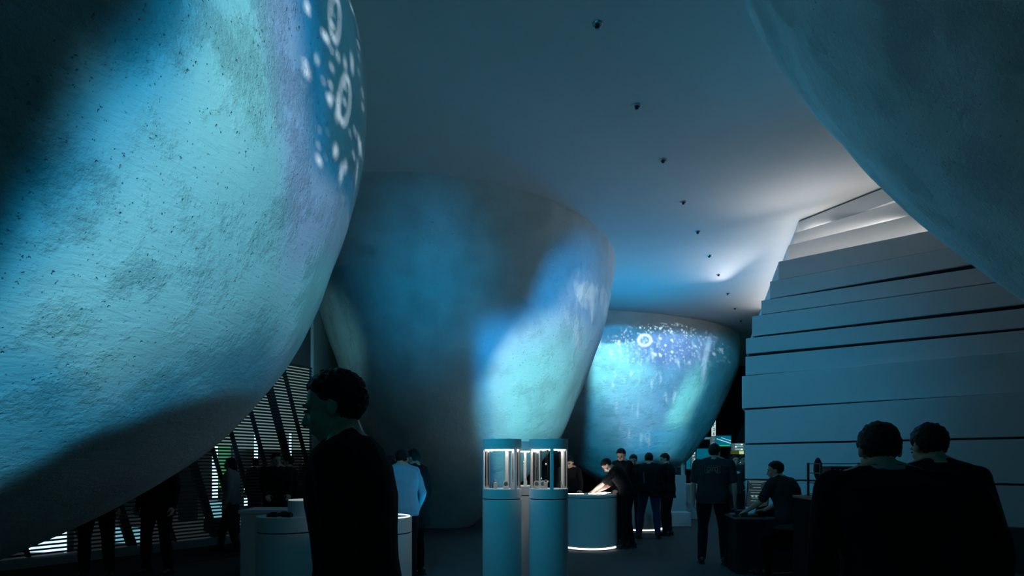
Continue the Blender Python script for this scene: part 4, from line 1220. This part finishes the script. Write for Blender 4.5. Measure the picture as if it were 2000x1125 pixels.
device(-.18, .020, .16, .07, 'squat device at the left of the bottom shelf of the rack', 3)
device(.06, .020, .24, .05, 'low device in the middle of the bottom shelf of the rack', 3)
cb_ = MB()
for i in range(7):
    random.seed(i+9); x0_ = -.22 + i*.07
    cb_.tube([(x0_, -.13, .16 if i % 2 else .27), (x0_+.01, -.17, .12 if i % 2 else .22), (x0_+.02+random.random()*.03, -.16, .07), (x0_+.03, -.12, .05)], .004, 6)
o = obj('cable', cb_, BLK2, None); o.location = (CX+.06, CY_+.05, 1.126)
tag(o, 'tangle of thin black cables hanging at the front of the rack', 'cables', None, 'stuff')

# ------------------------------------------------------------------ far booths beyond the gap right of the far pod
def booth_panel(name, x0, y0, x1, y1, d, m, label, cat, legs=True, child=None):
    a, b = at(x0, y0, d), at(x1, y1, d)
    t = empty(name, ((a.x+b.x)/2, d, 0)); wd = b.x-a.x
    obj('panel', MB().box((0, 0, (a.z+b.z)/2), (wd, .12, a.z-b.z)), m, t, False)
    if legs and b.z > .1:
        for sx_ in (-1, 1): obj('leg', MB().box((sx_*(wd/2-.03), .02, b.z/2), (.05, .05, b.z)), BLK2, t, False)
    if child: child(t, wd, a.z, b.z)
    return tag(t, label, cat)
BT = emi('teal_booth_panel', srgb(0, 105, 130), .7); BT2 = emi('pale_teal_sign', srgb(60, 140, 155), .7)
WS = emi('white_sign_face', srgb(185, 215, 215), .9); GS = emi('grey_sign_face', srgb(70, 90, 95), .8)
OL = emi('olive_lit_band', srgb(60, 70, 20), .8); YL = emi('yellow_sign_square', srgb(190, 205, 150), .9); WARM = emi('warm_floor_glow', srgb(205, 165, 150), .7)
BLKS = mat('black_sign_lettering', (.01, .01, .012), .6)
def glyphs(dark, n):
    def f(t, wd, z1, z0):
        h_ = (z1-z0)/n
        m = MB()
        for i in range(n):
            zc_ = z1 - (i+.5)*h_
            random.seed(i*3+n)
            m.box((0, -.07, zc_+h_*.22), (wd*.6, .01, h_*.12)).box((-wd*.22 if i % 2 else wd*.22, -.07, zc_), (wd*.14, .01, h_*.55))
            if i % 3 != 1: m.box((0, -.07, zc_-h_*.2), (wd*.55, .01, h_*.12))
        obj('lettering', m, dark, t, False)
    return f
booth_panel('vertical_sign', 1390.5, 819, 1397, 852, 27.0, WS, 'tall narrow white sign with black characters right of the far pod', 'sign', True, glyphs(BLKS, 4))
booth_panel('vertical_sign', 1387.5, 853, 1396, 897, 26.6, GS, 'grey vertical sign with characters below the white one', 'sign', True, glyphs(emi('light_lettering', srgb(120, 140, 145), .8), 5))
booth_panel('booth_wall', 1361, 876, 1387.5, 908, 27.2, BT, 'teal booth wall just right of the bottom of the far pod', 'booth wall')
def roofch(t, wd, z1, z0): pass
a, b = at(1362, 876, 27), at(1388, 858, 27)
rf = MB().add([(a.x, 27, a.z), (b.x, 27, a.z), (b.x, 27, b.z), (a.x+.12, 27, b.z), (a.x, 27.9, a.z), (b.x, 27.9, a.z), (b.x, 27.9, b.z), (a.x+.12, 27.9, b.z)], [(0, 1, 2, 3), (7, 6, 5, 4), (0, 4, 5, 1), (1, 5, 6, 2), (2, 6, 7, 3), (3, 7, 4, 0)])
tag(obj('booth_roof', rf, CHAR, None, False), 'dark sloping roof block over the teal booth wall', 'booth roof')
booth_panel('light_strip', 1374, 854, 1389, 859, 27.4, BT2, 'thin pale teal strip above the dark booth roof', 'light strip')
def diag(t, wd, z1, z0):
    m = MB(); m.box((0, -.07, (z1+z0)/2), (wd*1.0, .01, .035), Matrix.Rotation(R(18), 3, 'Y')); m.box((.1, -.07, (z1+z0)/2+.08), (wd*.7, .01, .02), Matrix.Rotation(R(18), 3, 'Y'))
    obj('stripe', m, WS, t, False)
    obj('green_edge', MB().box((0, -.07, z0+.04), (wd*.8, .01, .04)), emi('green_edge_light', srgb(40, 190, 60), .9), t, False)
booth_panel('hanging_sign', 1398, 851, 1427, 872, 26.8, BT, 'teal sign with pale diagonal stripe behind the head of the logo man', 'sign', True, diag)
booth_panel('booth_shelf', 1429, 866, 1455, 880, 28.0, GS, 'grey patterned booth top beside the stepped wall', 'booth shelf', True, glyphs(WS, 3))
def sq(t, wd, z1, z0): obj('yellow_square', MB().box((wd*.22, -.07, (z1+z0)/2), (.19, .01, .15)), YL, t, False)
booth_panel('booth_band', 1427, 880.5, 1455, 887, 27.8, OL, 'olive lit band with a small yellow square sign', 'booth band', True, sq)
def script(t, wd, z1, z0): text('lettering', 'Aruyc', .26, WS, t, (0, -.07, (z1+z0)/2), (R(90), 0, 0), .005)
booth_panel('name_sign', 1424, 892, 1455, 904, 27.0, mat('near_black_sign', (.01, .012, .014), .5), 'black sign with white script lettering beside the stepped wall', 'sign', True, script)
booth_panel('booth_counter', 1411, 904.5, 1455, 913, 26.8, BT2, 'pale teal counter band below the script sign', 'counter')
booth_panel('lit_floor_glow', 1438, 914, 1455, 926, 28.4, WARM, 'glowing panel for the warmly lit floor behind the distant visitors', 'counter')  # lit patch of floor put in as an emissive upright panel
booth_panel('banner', 1350.5, 882, 1358, 919, 26.0, GS, 'narrow upright banner left of the logo man', 'banner', True, glyphs(WS, 6))
booth_panel('banner', 1341, 888, 1348, 916, 26.3, BT, 'teal upright banner beside the pale cylinder', 'banner')
bpy.data.scenes.remove(WS_)
